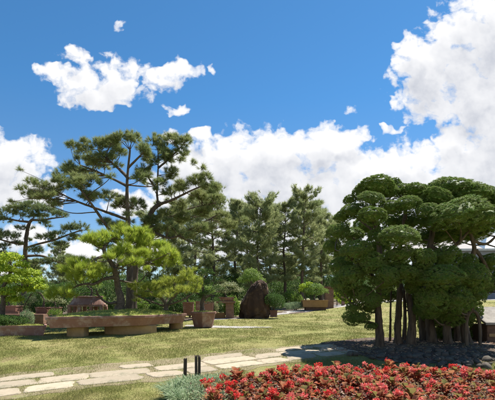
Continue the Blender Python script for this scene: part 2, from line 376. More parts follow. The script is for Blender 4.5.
V = np.stack([P - sd, P + sd, P + dv * h[:, None]], 1).reshape(-1, 3)
g = struct('lawn_grass', [(V, np.arange(n * 3).reshape(-1, 3))], M_blade, kind='stuff')
g['label'] = 'short dry yellow-green lawn grass'; g['category'] = 'grass'

# ------------------------------------------------------------------ tree builders
def nearest(limbs, p, lower=True):
    best, bd, br = None, 1e9, .02
    for P, r0, r1 in limbs:
        Q = smooth_line(P, 6); d = np.linalg.norm((Q - p) * np.array([1, 1, 1.0]), axis=1)
        if lower: d = d + np.maximum(0, Q[:, 2] - p[2] + .05) * 2.5
        i = int(np.argmin(d))
        if d[i] < bd: bd = d[i]; best = Q[i]; br = r0 + (r1 - r0) * i / max(1, len(Q) - 1)
    return best, br
def pad_points(c, r, n, shell=.55, low=-.25):
    d = norm(rng.standard_normal((int(n * 2.2), 3))); d = d[d[:, 2] > low][:n]
    rad = shell + (1 - shell) * rng.random((len(d), 1)) ** .6
    return np.asarray(c) + d * rad * np.asarray(r), d
def pad_tree(name, label, cat, group, limbs, pads, mat, bark, dens, k, nl, nw, spread=.55, up=.6, base=None, twigs=6, split=False, clumpy=.5, droop=.1, low=-.3, crown_name='crown', attach=True):
    """limbs: [(points, r0, r1)], pads: [(centre, radii)] in world space"""
    base = np.asarray(limbs[0][0][0] if base is None else base, float); base = np.array([base[0], base[1], base[2]])
    root = empty(name, base, label, cat, group); wood, leaf = [], []
    for i, (P, r0, r1) in enumerate(limbs): wood += tube(P, r0, r1, 9 if r0 > .08 else 6, 6, .07, .5 if i == 0 else 0)
    for c, r in pads:
        c, r = np.asarray(c, float), np.asarray(r, float); foot = c - np.array([0, 0, r[2] * .35])
        if attach:
            a, ar = nearest(limbs, foot)
            mid = a * .45 + foot * .55 + rng.standard_normal(3) * .12 * np.linalg.norm(a - foot) + np.array([0, 0, -.04 * np.linalg.norm(a - foot)])
            rr = min(ar * .5, .012 + .018 * np.linalg.norm(a - foot)); wood += tube([a, mid, foot], rr, rr * .45, 5, 5, .08)
        else: rr = .04
        n = max(6, int(dens * (r[0] * r[1] + r[0] * r[2] + r[1] * r[2]) * 3))
        nc = max(3, int(n ** .5 * 1.1)); cc, cd = pad_points(c, r * .85, nc, .5, low)   # clumps inside the pad
        for q in cc[:twigs]: wood += tube([foot, foot * .5 + q * .5 + rng.standard_normal(3) * .05 * r[0], q], rr * .4, rr * .15, 4, 3, .05)
        P1_, d1 = pad_points(c, r, int(n * (1 - clumpy)), .6, low)
        idx = rng.integers(0, len(cc), int(n * clumpy)); P2 = cc[idx] + rng.standard_normal((len(idx), 3)) * r * .2; d2 = cd[idx] + .5 * rng.standard_normal((len(idx), 3))
        P = np.vstack([P1_, P2]); d = norm(np.vstack([d1, d2]) * np.array([1, 1, .7])); d[:, 2] += up
        ch = needles(P, d, k, nl, nw, spread, .5, droop)
        if split: obj('foliage_pad', shift([ch], -base), mat, root)
        else: leaf.append(ch)
    obj('trunk', shift(wood, -base), bark, root, True)
    if leaf: obj(crown_name, shift(leaf, -base), mat, root)
    return root
def pxpad(u, v, ru, rv, D, dd=0, depth=.9):
    s = (D + dd) / F; return (at(u, v, D + dd), (ru * s, ru * s * depth, rv * s))
def loosen(pads, k, su, sv, f):
    out = list(pads)
    for p in pads:
        for _ in range(k): out.append((p[0] + su * rng.standard_normal(), p[1] + sv * rng.standard_normal(), p[2] * (f + .2 * rng.random()), p[3] * (f + .2 * rng.random()), p[4] + .35 * rng.standard_normal()))
    return out
def pxline(pts, D): return [at(p[0], p[1], D + (p[2] if len(p) > 2 else 0)) for p in pts]

# main tall pine (upright, on the left) ------------------------------------------------
Dp = 18.0
gA = ground(128, Dp)
limbsA = [([gA, at(130, 290, Dp), at(129, 255, Dp), at(128, 220, Dp), at(127, 185, Dp), at(130, 150, Dp)], .17, .035),
          (pxline([(128, 258), (112, 234, -.5), (97, 212, -.9), (81, 190, -1.2), (72, 180, -1.2)], Dp), .075, .03),
          (pxline([(128, 220), (112, 214, -.4), (95, 208, -.6), (76, 201, -.9), (58, 192, -1)], Dp), .065, .025),
          (pxline([(128, 178), (118, 168, .4), (106, 158, .7), (98, 150, .9)], Dp), .07, .03),
          (pxline([(127, 186), (115, 180, 1.0), (98, 172, 1.6), (80, 165, 1.5)], Dp), .07, .03),
          (pxline([(128, 168), (138, 158, -.4), (146, 150, -.5)], Dp), .05, .025),
          (pxline([(128, 240), (142, 230, .9), (160, 224, 1.5)], Dp), .08, .03)]
pA = [(73, 146, 7, 5, .8), (86, 150, 9, 6, .9), (98, 144, 10, 6, .9), (110, 142, 9, 6, .5), (121, 138, 9, 6, .2), (133, 138, 8, 6, .1), (143, 150, 8, 7, -.4), (95, 163, 11, 6, 1.4),
      (78, 172, 11, 6, 1.5), (64, 172, 9, 6, 1.2), (92, 180, 9, 6, -1.0), (76, 186, 11, 6, -1.2), (60, 180, 9, 6, -1), (52, 190, 10, 6, -1), (40, 184, 8, 5, -1), (32, 182, 6, 4, -1.1), (26, 192, 6, 4, -1.2), (38, 196, 10, 5, -1.2),
      (55, 203, 8, 4, -1.1), (90, 196, 11, 5, -.8), (107, 158, 9, 6, .8), (119, 152, 9, 6, .4), (110, 196, 9, 6, -.6), (120, 205, 8, 6, .3), (138, 206, 9, 6, .6), (140, 178, 8, 6, -.3), (118, 226, 9, 5, -.8), (104, 222, 8, 4, -.4), (150, 222, 10, 6, 1.4), (160, 232, 9, 6, 1.5), (140, 240, 9, 6, .8)]
pad_tree('pine_tree', 'tallest upright pine behind the trays with a spreading crown reaching left', 'tree', None, limbsA, [pxpad(a, b, c, d, Dp, e) for a, b, c, d, e in loosen(pA, 3, 9, 5, .45)], M_pine, M_bark, 74, 28, .18, .0105, .85, .45, twigs=6, low=-.6)

# leaning pine just right of it --------------------------------------------------------
Db = 19.5
gB = ground(133, Db)
limbsB = [([gB, at(134, 285, Db), at(138, 250, Db), at(145, 226, Db), at(153, 210, Db), at(160, 204, Db)], .17, .085),
          (pxline([(160, 204), (172, 200, -.2), (184, 194, -.4), (197, 188, -.5), (208, 184, -.5)], Db), .07, .02),
          (pxline([(158, 206), (157, 190, .2), (158, 172, .3), (158, 150, .4)], Db), .06, .025),
          (pxline([(157, 190, .2), (150, 180, 0), (145, 172, 0)], Db), .06, .03),
          (pxline([(158, 168, .3), (168, 160, .4), (178, 150, .3), (185, 142, .3)], Db), .05, .02),
          (pxline([(150, 216), (170, 217, .5), (186, 210, .7), (200, 206, .8), (216, 203, .6)], Db), .065, .025),
          (pxline([(146, 228), (170, 238, -.8), (192, 228, -1.2), (208, 220, -1.3), (222, 212, -1.2)], Db), .06, .025)]
pB = [(153, 142, 8, 5, .5), (163, 148, 8, 6, .4), (172, 141, 8, 5, .3), (185, 141, 7, 6, .3), (181, 152, 8, 5, .3), (166, 160, 9, 5, .5), (150, 158, 8, 6, .2), (143, 170, 8, 6, 0), (171, 172, 8, 5, .3), (160, 183, 7, 5, .2),
      (195, 181, 9, 5, -.4), (182, 186, 8, 5, -.4), (206, 177, 7, 5, -.5), (211, 187, 10, 5, -.5), (199, 196, 10, 4, .2), (214, 199, 10, 5, .7), (168, 193, 8, 4, .2), (168, 212, 10, 4, .5), (184, 218, 10, 5, .6),
      (204, 213, 11, 5, .8), (221, 216, 10, 5, -1), (204, 228, 11, 6, -1.2), (187, 232, 10, 5, -1), (170, 228, 9, 5, -.6), (228, 226, 9, 5, -1.1), (178, 203, 8, 4, .4)]
pad_tree('pine_tree', 'leaning pine with a forked trunk and long limbs reaching right against the white cloud', 'tree', None, limbsB, [pxpad(a, b, c, d, Db, e) for a, b, c, d, e in loosen(pB, 3, 8, 5, .45)], M_pine, M_bark, 68, 28, .19, .0115, .85, .45, twigs=6, low=-.6)

# flat topped pine at the left edge -----------------------------------------------------
Dl = 25.0
gL = ground(24, Dl)
limbsL = [([gL, at(24, 285, Dl), at(25, 262, Dl), at(26, 240, Dl), at(29, 224, Dl), at(33, 219, Dl)], .16, .075),
          (pxline([(30, 222), (20, 221, .3), (8, 219, .6), (-8, 217, .8)], Dl), .07, .03),
          (pxline([(31, 220), (42, 220, -.4), (54, 218, -.6), (64, 217, -.7)], Dl), .07, .03),
          (pxline([(26, 244), (14, 243, -.5), (2, 240, -.8), (-12, 236, -1)], Dl), .07, .03),
          (pxline([(26, 248), (38, 244, -.3), (54, 240, -.5), (70, 234, -.7), (82, 230, -.8)], Dl), .07, .03),
          (pxline([(26, 256), (42, 256, .3), (58, 262, .6), (72, 266, .8)], Dl), .08, .03),
          (pxline([(25, 258), (12, 258, .5), (-4, 255, .8)], Dl), .08, .03)]
pL = [(6, 212, 11, 5, .5), (20, 207, 12, 5, .3), (33, 206, 12, 5, 0), (46, 209, 11, 5, -.4), (59, 214, 9, 4, -.6), (34, 215, 14, 4, 0), (-8, 213, 10, 5, .7), (4, 220, 9, 3, .6), (44, 223, 7, 3, -.3), (8, 236, 11, 5, -.7), (-6, 233, 10, 5, -.9), (16, 243, 7, 3, -.4), (20, 228, 6, 3, -.3), (2, 247, 8, 3, -.6),
      (44, 238, 9, 4, -.4), (58, 235, 9, 4, -.6), (70, 228, 9, 5, -.7), (82, 228, 8, 5, -.8), (76, 238, 9, 4, -.7), (62, 244, 8, 3, -.6), (36, 250, 8, 4, -.3), (56, 260, 9, 3, .6), (70, 258, 9, 3, .7), (80, 266, 8, 3, .8), (40, 262, 9, 4, .4), (32, 268, 8, 4, .3), (8, 256, 9, 4, .6), (-6, 253, 8, 4, .8)]
pad_tree('pine_tree', 'dark flat-topped pine at the left edge with layered level pads on open limbs', 'tree', None, limbsL, [pxpad(a, b, c, d, Dl, e) for a, b, c, d, e in loosen(pL, 1, 7, 2, .4)], M_pine_left, M_bark, 42, 30, .2, .014, .75, .5, twigs=5, low=-.5)

# background pines ----------------------------------------------------------------------
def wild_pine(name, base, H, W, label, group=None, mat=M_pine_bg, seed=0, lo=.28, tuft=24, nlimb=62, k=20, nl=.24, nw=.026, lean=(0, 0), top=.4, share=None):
    root = empty(name, base, label, 'tree', group)
    if share:
        for ch in share.children:
            c = ch.copy(); link(c, root)
        return root
    bend = rng.standard_normal((5, 2)) * .12; bend[0] = 0
    T = np.array([[bend[i, 0] + lean[0] * i / 4, bend[i, 1] + lean[1] * i / 4, H * i / 4 * (.98 if i == 4 else 1) - (.1 if i == 0 else 0)] for i in range(5)])
    r0 = .014 * H + .02; wood = tube(T, r0, .03, 8, 6, .06, .4); S = smooth_line(T, 12); PP, DD = [], []
    for i in range(nlimb):
        f = lo + (1 - lo) * (i + rng.random()) / nlimb; f = min(f, .985)
        j = f * (len(S) - 1); a = S[int(j)] * (1 - j % 1) + S[min(int(j) + 1, len(S) - 1)] * (j % 1)
        g = (f - lo) / (1 - lo); prof = (.55 + .45 * math.sin(min(1, g * 1.9) * 1.57)) * (1 - g ** 2.6 * (1 - top)); L = W * prof * (.45 + .75 * rng.random())
        az = i * 2.4 + rng.random() * 1.6; sl = R(-4 + 40 * g + 18 * rng.standard_normal() * .6)
        d = np.array([math.cos(az) * math.cos(sl), math.sin(az) * math.cos(sl), math.sin(sl)])
        e = a + d * L; e[2] += .12 * L; m_ = a * .5 + e * .5 - np.array([0, 0, .08 * L]) + rng.standard_normal(3) * .05 * L
        wood += tube([a, m_, e], .012 + .018 * L, .008, 4, 4, .06); Q = smooth_line([a, m_, e], 10)
        tt = np.array([.45, .66, .84, 1.0])[rng.integers(0, 4, tuft)] + .04 * rng.standard_normal(tuft); c = Q[np.clip((tt * (len(Q) - 1)).astype(int), 0, len(Q) - 1)]
        c = c + rng.standard_normal((tuft, 3)) * np.array([.22, .22, .1]) * (.5 + L * .2); PP.append(c); DD.append(np.tile(d, (tuft, 1)) + .6 * rng.standard_normal((tuft, 3)) + np.array([0, 0, .8]))
    obj('trunk', wood, M_bark, root, True); obj('crown', [needles(np.vstack(PP), np.vstack(DD), k, nl, nw, .75, .6, .15)], mat, root); return root
bgs = [  # u, D, v_top, width px, label, low
    (176, 30, 205, 17, 'slim pine half hidden behind the limbs of the leaning pine', .3, 46),
    (212, 33, 187, 27, 'broad dense pine immediately right of the leaning pine', .22, 60),
    (236, 39, 202, 20, 'shorter round-headed pine between two broader background pines', .25, 56),
    (259, 34, 200, 26, 'broad background pine rising directly above the brown standing rock', .24, 62),
    (284, 38, 203, 24, 'background pine with a rounded crown left of the tallest slender one', .25, 60),
    (302, 36, 190, 24, 'tallest slender background pine with an open feathery top', .26, 58),
    (322, 40, 212, 15, 'pale thin pine beside the left edge of the clipped juniper', .3, 46),
    (338, 46, 216, 17, 'pine partly hidden behind the clipped juniper crown', .3, 44),
    (196, 44, 200, 22, 'farther pine seen through the gap right of the leaning pine', .2, 56),
    (248, 47, 206, 24, 'farther pine filling the gap left of the rock pine', .2, 56),
    (271, 48, 208, 22, 'farther pine seen between two broad background pines', .2, 56),
    (312, 50, 204, 22, 'farther pine standing behind the tallest slender pine', .2, 50),
    (150, 42, 214, 22, 'farther pine seen between the two big pine trunks', .2, 52),
    (92, 46, 262, 15, 'low dark pine seen under the big pine left limbs', .1, 50),
    (66, 50, 259, 13, 'small dark pine beyond the yellow-green tree', .1, 44)]
for i, (u_, D_, vt, wp, lab, lo, nlb) in enumerate(bgs):
    b = ground(u_, D_); H = at(u_, vt, D_)[2] - b[2]
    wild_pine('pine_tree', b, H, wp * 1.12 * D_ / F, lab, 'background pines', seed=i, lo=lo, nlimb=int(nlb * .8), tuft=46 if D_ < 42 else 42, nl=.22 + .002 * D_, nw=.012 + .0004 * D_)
far0 = []
for i in range(26):
    u_ = -40 + i * 22 + rng.random() * 14; D_ = 62 + 18 * rng.random()
    if 400 < u_ < 520: continue
    b = ground(u_, D_); lab = 'small distant pine in the far row behind the garden'
    if len(far0) < 3: far0.append(wild_pine('distant_pine', b, (6.5, 8, 7)[len(far0)], (2.2, 2.6, 2.4)[len(far0)], lab, 'distant pine row', lo=.1, nlimb=50, tuft=16, k=16, nl=.36, nw=.06)); r_ = far0[-1]
    else: r_ = wild_pine('distant_pine', b, 7, 2.4, lab, 'distant pine row', share=far0[i % 3])
    r_.rotation_euler = (0, 0, rng.random() * 6.3); s = .8 + .35 * rng.random(); r_.scale = (s, s, s * (.9 + .2 * rng.random()))

n_ = 60000; xa = rng.uniform(-95, 95, n_); ya = 88 + 10 * rng.random(n_); top = np.array([4.2 + 1.6 * mnoise.noise(Vector((a * .11, 1, 0))) + 1.0 * mnoise.noise(Vector((a * .4, 5, 0))) for a in xa])
za = zf(xa, ya) + top * rng.random(n_) ** .8
fw = struct('far_woodland', [leaf_quads(np.column_stack([xa, ya, za]), rng.standard_normal((n_, 3)) + [0, 0, .4], .6, .38, .6)], M_dark, kind='stuff'); fw['label'] = 'far dark woodland behind the garden'; fw['category'] = 'woodland'

# ------------------------------------------------------------------ shrubs
def shrub(name, base, rx, ry, h, mat, label, cat='shrub', group=None, n=2600, L=.07, W=.035, lumps=5, stems=True, needle=False):
    root = empty(name, base, label, cat, group); ch = []
    C = [(np.array([0, 0, h * .55]), np.array([rx * .8, ry * .8, h * .5]))]
    for i in range(lumps):
        a = i * 6.28 / lumps + rng.random(); C.append((np.array([math.cos(a) * rx * .55, math.sin(a) * ry * .55, h * (.4 + .25 * rng.random())]), np.array([rx, ry, h * .75]) * (.42 + .16 * rng.random())))
    for c, r in C:
        P, d = pad_points(c, r, n // len(C), .72, -.8); P[:, 2] = np.maximum(P[:, 2], .02)
        d[:, 2] += .35
        ch.append(needles(P, d, 6, L, W, .6) if needle else leaf_quads(P, d, L, W, .55))
    obj('foliage', ch, mat, root)
    if stems:
        w = []
        for i in range(5): a = i * 1.3; w += tube([(0, 0, -.05), (math.cos(a) * rx * .2, math.sin(a) * ry * .2, h * .3), (math.cos(a) * rx * .5, math.sin(a) * ry * .5, h * .65)], .02 + .01 * h, .008, 5, 4)
        obj('stem', w, M_barkb, root, True)
    return root
def shrub_px(u0, u1, v0, v1, D, mat, label, **k):
    b = ground((u0 + u1) / 2, D); w = (u1 - u0) / 2 * D / F; h = at(0, v0, D)[2] - b[2]; return shrub(k.pop('name', 'shrub'), b, w, w * .85, max(h, .2), mat, label, **k)
shrub_px(283, 303, 292, 305, 33, M_mid, 'rounded light green bush between the rock and the ochre tray', n=4200, L=.08, W=.045)
shrub_px(283, 308, 302.5, 311, 30.5, M_silver, 'low spreading silver-grey bush at the edge of the gravel walk', n=4200, L=.07, W=.03)
shrub_px(337, 352, 298, 306, 35, M_yellow, 'small yellow-green bush beside the brown post near the juniper', n=1800, L=.09, W=.05)
shrub_px(20, 34, 310, 317, 17.6, M_silver, 'low silvery plant with pale tips in front of the brick kerb', n=1600, L=.05, W=.02)
shrub_px(48, 62, 309, 317, 18.6, M_mid, 'small green ground plant left of the long tray', n=1500, L=.06, W=.025)
shrub_px(226, 240, 303, 317, 24.5, M_mid, 'green bush growing low behind the brick pier', n=2000, L=.07, W=.04)
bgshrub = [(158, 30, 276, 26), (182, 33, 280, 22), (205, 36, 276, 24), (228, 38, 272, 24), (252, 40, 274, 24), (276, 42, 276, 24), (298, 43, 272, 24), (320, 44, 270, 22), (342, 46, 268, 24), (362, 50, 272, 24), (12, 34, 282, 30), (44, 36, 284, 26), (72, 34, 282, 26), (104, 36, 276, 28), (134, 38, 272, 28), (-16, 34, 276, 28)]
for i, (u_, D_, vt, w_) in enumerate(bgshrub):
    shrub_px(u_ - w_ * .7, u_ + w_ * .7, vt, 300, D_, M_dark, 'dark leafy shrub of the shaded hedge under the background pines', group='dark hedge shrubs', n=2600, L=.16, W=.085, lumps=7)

for i in range(22):
    u_ = -8 + i * 11.4 + 5 * rng.random(); D_ = 22.6 + 4.6 * rng.random()
    if 236 < u_ < 262: continue
    vt = 291 + 12 * rng.random(); w_ = 6 + 5 * rng.random(); k_ = i % 4
    shrub_px(u_ - w_, u_ + w_, vt, 314, D_, (M_dark, M_mid, M_dark, M_pale)[k_], ('small dark green shrub of the planted border behind the pots', 'small mid green shrub of the planted border behind the pots', 'small dark green shrub of the planted border behind the pots', 'small pale leaved shrub of the planted border behind the pots')[k_],
             group=('dark border shrubs', 'green border shrubs', 'dark border shrubs', 'pale border shrubs')[k_], n=1900, L=.1, W=.05, lumps=6)

# ------------------------------------------------------------------ trays and pots
def tray(label, poly, z0, z1, mat, taper, lip, moss_h, feet=None, soil_mat=None, group=None, wall=.07, lip_h=.085, name='bonsai_tray', moss=True, mossn=5000):
    poly = np.asarray(poly, float); c = poly.mean(0); gz = float(zf(*c)); base = np.array([c[0], c[1], gz])
    root = empty(name, base, label, 'tray' if 'tray' in name else 'pot', group)
    pl = densify(poly, 6) if len(poly) < 12 else poly
    obj('shell', shift(loft(pot_rings(pl, z0, z1, taper, lip, wall, lip_h)), -base), mat, root)
    # soil: mounded disc
    inn = inset(pl, wall + .002); rings = []
    for f in (1, .85, .65, .4, .15): rings.append(ring3(c + (inn - c) * f, z1 - .05 + moss_h * (1 - f ** 2)))
    for r in rings[1:]: r[:, 2] += .02 * rng.standard_normal(len(r))
    so = obj('soil', shift(loft(rings, False, True), -base), soil_mat or M_moss, root, True)
    if moss:
        t_ = rng.random(mossn) ** .5 * .97; k_ = rng.integers(0, len(inn), mossn); w_ = rng.random(mossn)[:, None]
        e = inn[k_] * (1 - w_) + inn[(k_ + 1) % len(inn)] * w_; P = c + (e - c) * t_[:, None]; P = np.column_stack([P, z1 - .05 + moss_h * (1 - t_ ** 2)])
        d = np.column_stack([rng.standard_normal((mossn, 2)) * .5, np.ones(mossn)]); g_ = obj('moss', shift([needles(P, d, 2, .07, .011, .5, 0)], -base), M_mossb, root); g_['kind'] = 'stuff'
    return root
def X(u, D): return ((u - CU) / F * D, D)
big_poly = [X(45, 12.7), X(145, 14.1), X(187, 16.0), (-2.7, 17.0), (-4.6, 16.2), (-6.4, 14.3)]
ZR = 1.10
tray('long angular terracotta tray on stone blocks holding the bright green pine', big_poly, .76, ZR, M_terra, .16, .03, .2)
for (u_, D_, w_, d_, rz, lab) in ((78, 13.7, .62, .7, .12, 'short tan stone block under the left part of the long tray'), (131, 14.75, 1.75, 1.0, .2, 'wide tan stone block under the middle of the long tray'), (176, 16.4, .5, .5, .4, 'small stone block under the right end of the long tray')):
    b = ground(u_, D_); h = .757 - b[2] + .1; n_ = 24; a = np.linspace(0, 6.283, n_, endpoint=False)
    ex = np.sign(np.cos(a)) * np.abs(np.cos(a)) ** .75 * w_ / 2; ey = np.sign(np.sin(a)) * np.abs(np.sin(a)) ** .75 * d_ / 2; k_ = 1 + .03 * rng.standard_normal(n_)
    pl = np.column_stack([ex * k_ * math.cos(rz) - ey * math.sin(rz), ex * math.sin(rz) + ey * k_ * math.cos(rz)])
    so = obj('stone_block', loft([ring3(pl * .97, -.1), ring3(pl, h * .3 - .1), ring3(pl * .99, h - .13), ring3(pl * .95, h - .1)]), M_sand); so.location = b; tag(so, lab, 'stone block', 'stone blocks carrying the long tray')
tray('low terracotta trough at the left edge planted with a dark green bush', [X(-62, 13.4), X(46, 13.7), X(47, 14.7), X(-62, 14.5)], .44, .79, M_terra, .1, .02, .05, name='planter_trough', mossn=1800)
b = at(2, 324, 14.0); b[2] = .76
shrub('shrub', b, .85, .4, .32, M_dark, 'dark green spreading bush growing in the left edge trough', n=3600, L=.06, W=.03)
potc = ground(203.5, 17.4)
tray('flared hexagonal terracotta pot right of the long tray', regular(6, .58, R(30)) + potc[:2], potc[2] + .02, at(0, 311.5, 17.4)[2], M_terra, .17, .03, .05, name='plant_pot', mossn=900)

# bright pine bonsai in the tray
def bon(u, v, ru, rv, dd): return pxpad(u, v, ru, rv, 15.0, dd)
Dn = 15.0
limbsN = [(pxline([(119, 311), (121, 300), (118, 288, .1), (116, 276), (113, 266, -.1), (108, 258, -.2), (104, 250, -.2), (108, 242), (114, 238)], Dn), .135, .04),
          (pxline([(115, 277), (104, 279, -.4), (94, 284, -.6), (84, 284, -.9), (72, 288, -1)], Dn), .07, .025),
          (pxline([(113, 268), (122, 262, .4), (133, 258, .6), (146, 254, .8), (160, 252, .9)], Dn), .08, .03),
          (pxline([(119, 302), (108, 303, -.3), (100, 297, -.5), (96, 290, -.7)], Dn), .05, .025),
          (pxline([(108, 256), (98, 258, -.5), (86, 266, -.9), (76, 268, -1)], Dn), .06, .025)]
pN = [(94, 241, 13, 6, -.4), (108, 237, 11, 6, 0), (121, 238, 12, 6, .2), (134, 243, 13, 7, .2), (149, 243, 13, 7, .5), (123, 250, 11, 6, -.4), (138, 254, 12, 7, -.2), (151, 258, 14, 7, .4), (167, 254, 12, 7, .7), (176, 261, 8, 5, .9), (104, 247, 9, 5, .3), (162, 264, 9, 5, .6),
      (80, 263, 12, 7, -.8), (70, 269, 10, 6, -1), (84, 273, 14, 7, -1), (97, 268, 10, 6, -.6), (75, 278, 10, 5, -1), (94, 278, 8, 4, -.9), (60, 290, 10, 5, -1.2), (68, 295, 9, 4, -1.1), (52, 295, 6, 4, -1.2), (105, 272, 6, 4, -.3)]
pad_tree('pine_bonsai', 'bright green spreading pine bonsai with a twisted trunk in the long tray', 'bonsai', None, limbsN, [bon(*q) for q in loosen([(a, b, c * .95, d * 1.1, e) for a, b, c, d, e in pN] + [(132, 263, 11, 5, -.5), (140, 236, 12, 5, .3), (115, 256, 9, 5, -.5), (126, 233, 9, 5, .3)], 1, 6, 4.5, .55)], M_bonsai, M_barkb, 52, 46, .21, .0085, .5, 1.0, clumpy=.7, twigs=8, split=True, low=-.45)
Dr = 15.9
limbsR = [(pxline([(166, 310), (165, 303), (160, 297), (152, 293, -.2), (144, 291, -.3)], Dr), .07, .025),
          (pxline([(166, 308), (172, 299, .1), (180, 291, .1), (187, 286, .2)], Dr), .06, .022),
          (pxline([(165, 304), (168, 296, .3), (166, 288, .4)], Dr), .045, .02),
          (pxline([(164, 306), (150, 301, -.5), (140, 297, -.6), (132, 293, -.7)], Dr), .04, .018),
          (pxline([(168, 305), (182, 300, -.3), (192, 294, -.3)], Dr), .04, .018)]
pR = [(137, 286, 9, 4, -.4), (149, 288, 10, 5, -.2), (162, 285, 11, 5, .3), (174, 282, 10, 5, .2), (186, 279, 11, 6, .2), (194, 287, 9, 5, 0), (183, 290, 10, 4, -.3), (168, 292, 9, 4, -.3), (152, 296, 9, 3, -.5), (188, 272, 7, 4, .4), (140, 295, 7, 3, -.6), (198, 281, 5, 4, .1)]
pad_tree('pine_bonsai', 'low twiggy yellow-green pine bonsai at the right end of the long tray', 'bonsai', None, limbsR, [pxpad(a, b, c, d, Dr, e) for a, b, c, d, e in loosen(pR, 1, 5, 3, .5)], M_bonsai2, M_barkb, 48, 38, .17, .009, .6, .9, twigs=14, split=True)

# juniper bonsai in the hexagonal pot
Dj = 17.4
limbsJ = [(pxline([(203, 313), (202, 304), (204, 294), (202, 284), (206, 276)], Dj), .1, .035), (pxline([(203, 300), (212, 294), (220, 291)], Dj), .04, .02), (pxline([(203, 296), (194, 292, .2), (188, 290, .3)], Dj), .04, .02)]
pJ = [(206, 273, 9, 4), (197, 279, 9, 4), (213, 280, 9, 4), (205, 284, 10, 4), (191, 289, 7, 4), (217, 289, 7, 4), (208, 294, 9, 4), (199, 298, 9, 4), (213, 301, 8, 4), (195, 271, 6, 3)]
pad_tree('juniper_bonsai', 'dark green layered juniper bonsai in the hexagonal pot', 'bonsai', None, limbsJ, [pxpad(a, b, c, d, Dj, .25 * (i % 3 - 1)) for i, (a, b, c, d) in enumerate(pJ)], M_dark, M_barkb, 130, 16, .07, .012, .6, .6, split=True, twigs=4)

# yellow-green broadleaf tree at left edge
def leaf_tree(name, label, limbs, pads, mat, n, L, W, cat='bonsai', bark=M_barkb, split=False, group=None):
    base = np.asarray(limbs[0][0][0], float); root = empty(name, base, label, cat, group); wood, leaf = [], []
    for i, (P, r0, r1) in enumerate(limbs): wood += tube(P, r0, r1, 8, 6, .08, .4 if i == 0 else 0)
    for c, r in pads:
        a, ar = nearest(limbs, c); wood += tube([a, a * .5 + c * .5 + rng.standard_normal(3) * .04, c], min(.03, ar * .6), .01, 5, 4)
        m_ = int(n * (r[0] * r[1] + r[0] * r[2] * 2)); P, d = pad_points(c, r, m_, .35, -.6)
        P = P + rng.standard_normal(P.shape) * .03; d[:, 2] += .4
        ch = sprays(P, d, L, W, .3, .8)
        if split: obj('foliage_pad', shift([ch], -base), mat, root)
        else: leaf.append(ch)
    obj('trunk', shift(wood, -base), bark, root, True)
    if leaf: obj('crown', shift(leaf, -base), mat, root)
    return root
Dy = 14.9
limbsY = [([ground(2, Dy)] + pxline([(2, 310), (4, 300), (2, 290), (8, 278), (12, 268)], Dy), .11, .04), (pxline([(3, 297), (14, 291), (26, 286), (36, 283)], Dy), .05, .02), (pxline([(3, 290), (-8, 282), (-18, 276)], Dy), .05, .02)]
pY = [(10, 257, 13, 5), (-4, 262, 11, 6), (22, 265, 9, 4), (4, 269, 12, 5), (28, 273, 14, 5), (14, 279, 13, 5), (33, 281, 13, 5), (0, 281, 11, 5), (40, 287, 8, 4), (24, 289, 12, 4), (8, 292, 10, 5), (15, 299, 9, 4), (-14, 272, 12, 6), (-12, 287, 11, 5), (-24, 264, 12, 6)]
leaf_tree('broadleaf_bonsai', 'yellow-green broadleaf tree with cloud-like layers at the left edge', limbsY, [pxpad(a, b, c * .93, d * .85, Dy, .4 * ((i * 7) % 5 - 2) * .4) for i, (a, b, c, d) in enumerate(pY)], M_yellow, 2900, .085, .055, split=True)

# small pots and stands behind, on the left
def box_pot(u0, u1, v0, v1, D, mat, label, taper=.05, name='plant_pot', z0=None, depth=None, group=None):
    w = (u1 - u0) / 2 * D / F; c = X((u0 + u1) / 2, D); dp = depth or w * .8
    poly = np.array([(c[0] - w, c[1] - dp), (c[0] + w, c[1] - dp), (c[0] + w, c[1] + dp), (c[0] - w, c[1] + dp)])
    zb = at(0, v1, D)[2]; return tray(label, poly, zb, at(0, v0, D)[2], mat, taper, .015, .03, name=name, wall=.04, lip_h=.04, soil_mat=M_soil, moss=False, group=group)
def stand_box(name, u0, u1, v0, D, mat, label, cat, depth=.5, v1=None):
    c = ground((u0 + u1) / 2, D); w = (u1 - u0) * D / F; zt = at(0, v0, D)[2] - .002; zb = c[2] - .08 if v1 is None else at(0, v1, D)[2]
    so = obj(name, shift(box((c[0], c[1], (zt + zb) / 2), (w, depth, zt - zb), 0, .012), -c), mat); so.location = c; return tag(so, label, cat)
stand_box('brick_kerb', -20, 46, 314, 18.2, M_brick, 'low brown brick kerb wall behind the left trough', 'low wall', .5)
stand_box('brick_plinth', -12, 22, 311, 18.95, M_brick, 'brick plinth under the small wide pot at the left', 'plinth', .7)
box_pot(1, 20, 305.5, 311, 18.95, M_terra, 'small wide brown pot on the brick plinth at the left')
b = at(10, 305.5, 18.95); leaf_tree('broadleaf_bonsai', 'small pale-leaved bonsai in the wide pot on the brick plinth', [([b - [0, 0, .05], at(8, 300, 18.95), at(10, 295, 18.95)], .04, .015)], [pxpad(9, 293, 9, 4, 18.95), pxpad(14, 297, 6, 3, 18.95), pxpad(3, 299, 5, 3, 18.95)], M_pale, 1500, .07, .04)
stand_box('brick_plinth', 36, 62, 314.5, 19.2, M_brick, 'brick plinth under the dark square pot left of the long tray', 'plinth', .7)
box_pot(37, 49, 307, 314.5, 19.2, M_terra2, 'dark square pot on a brick plinth left of the long tray', .06)
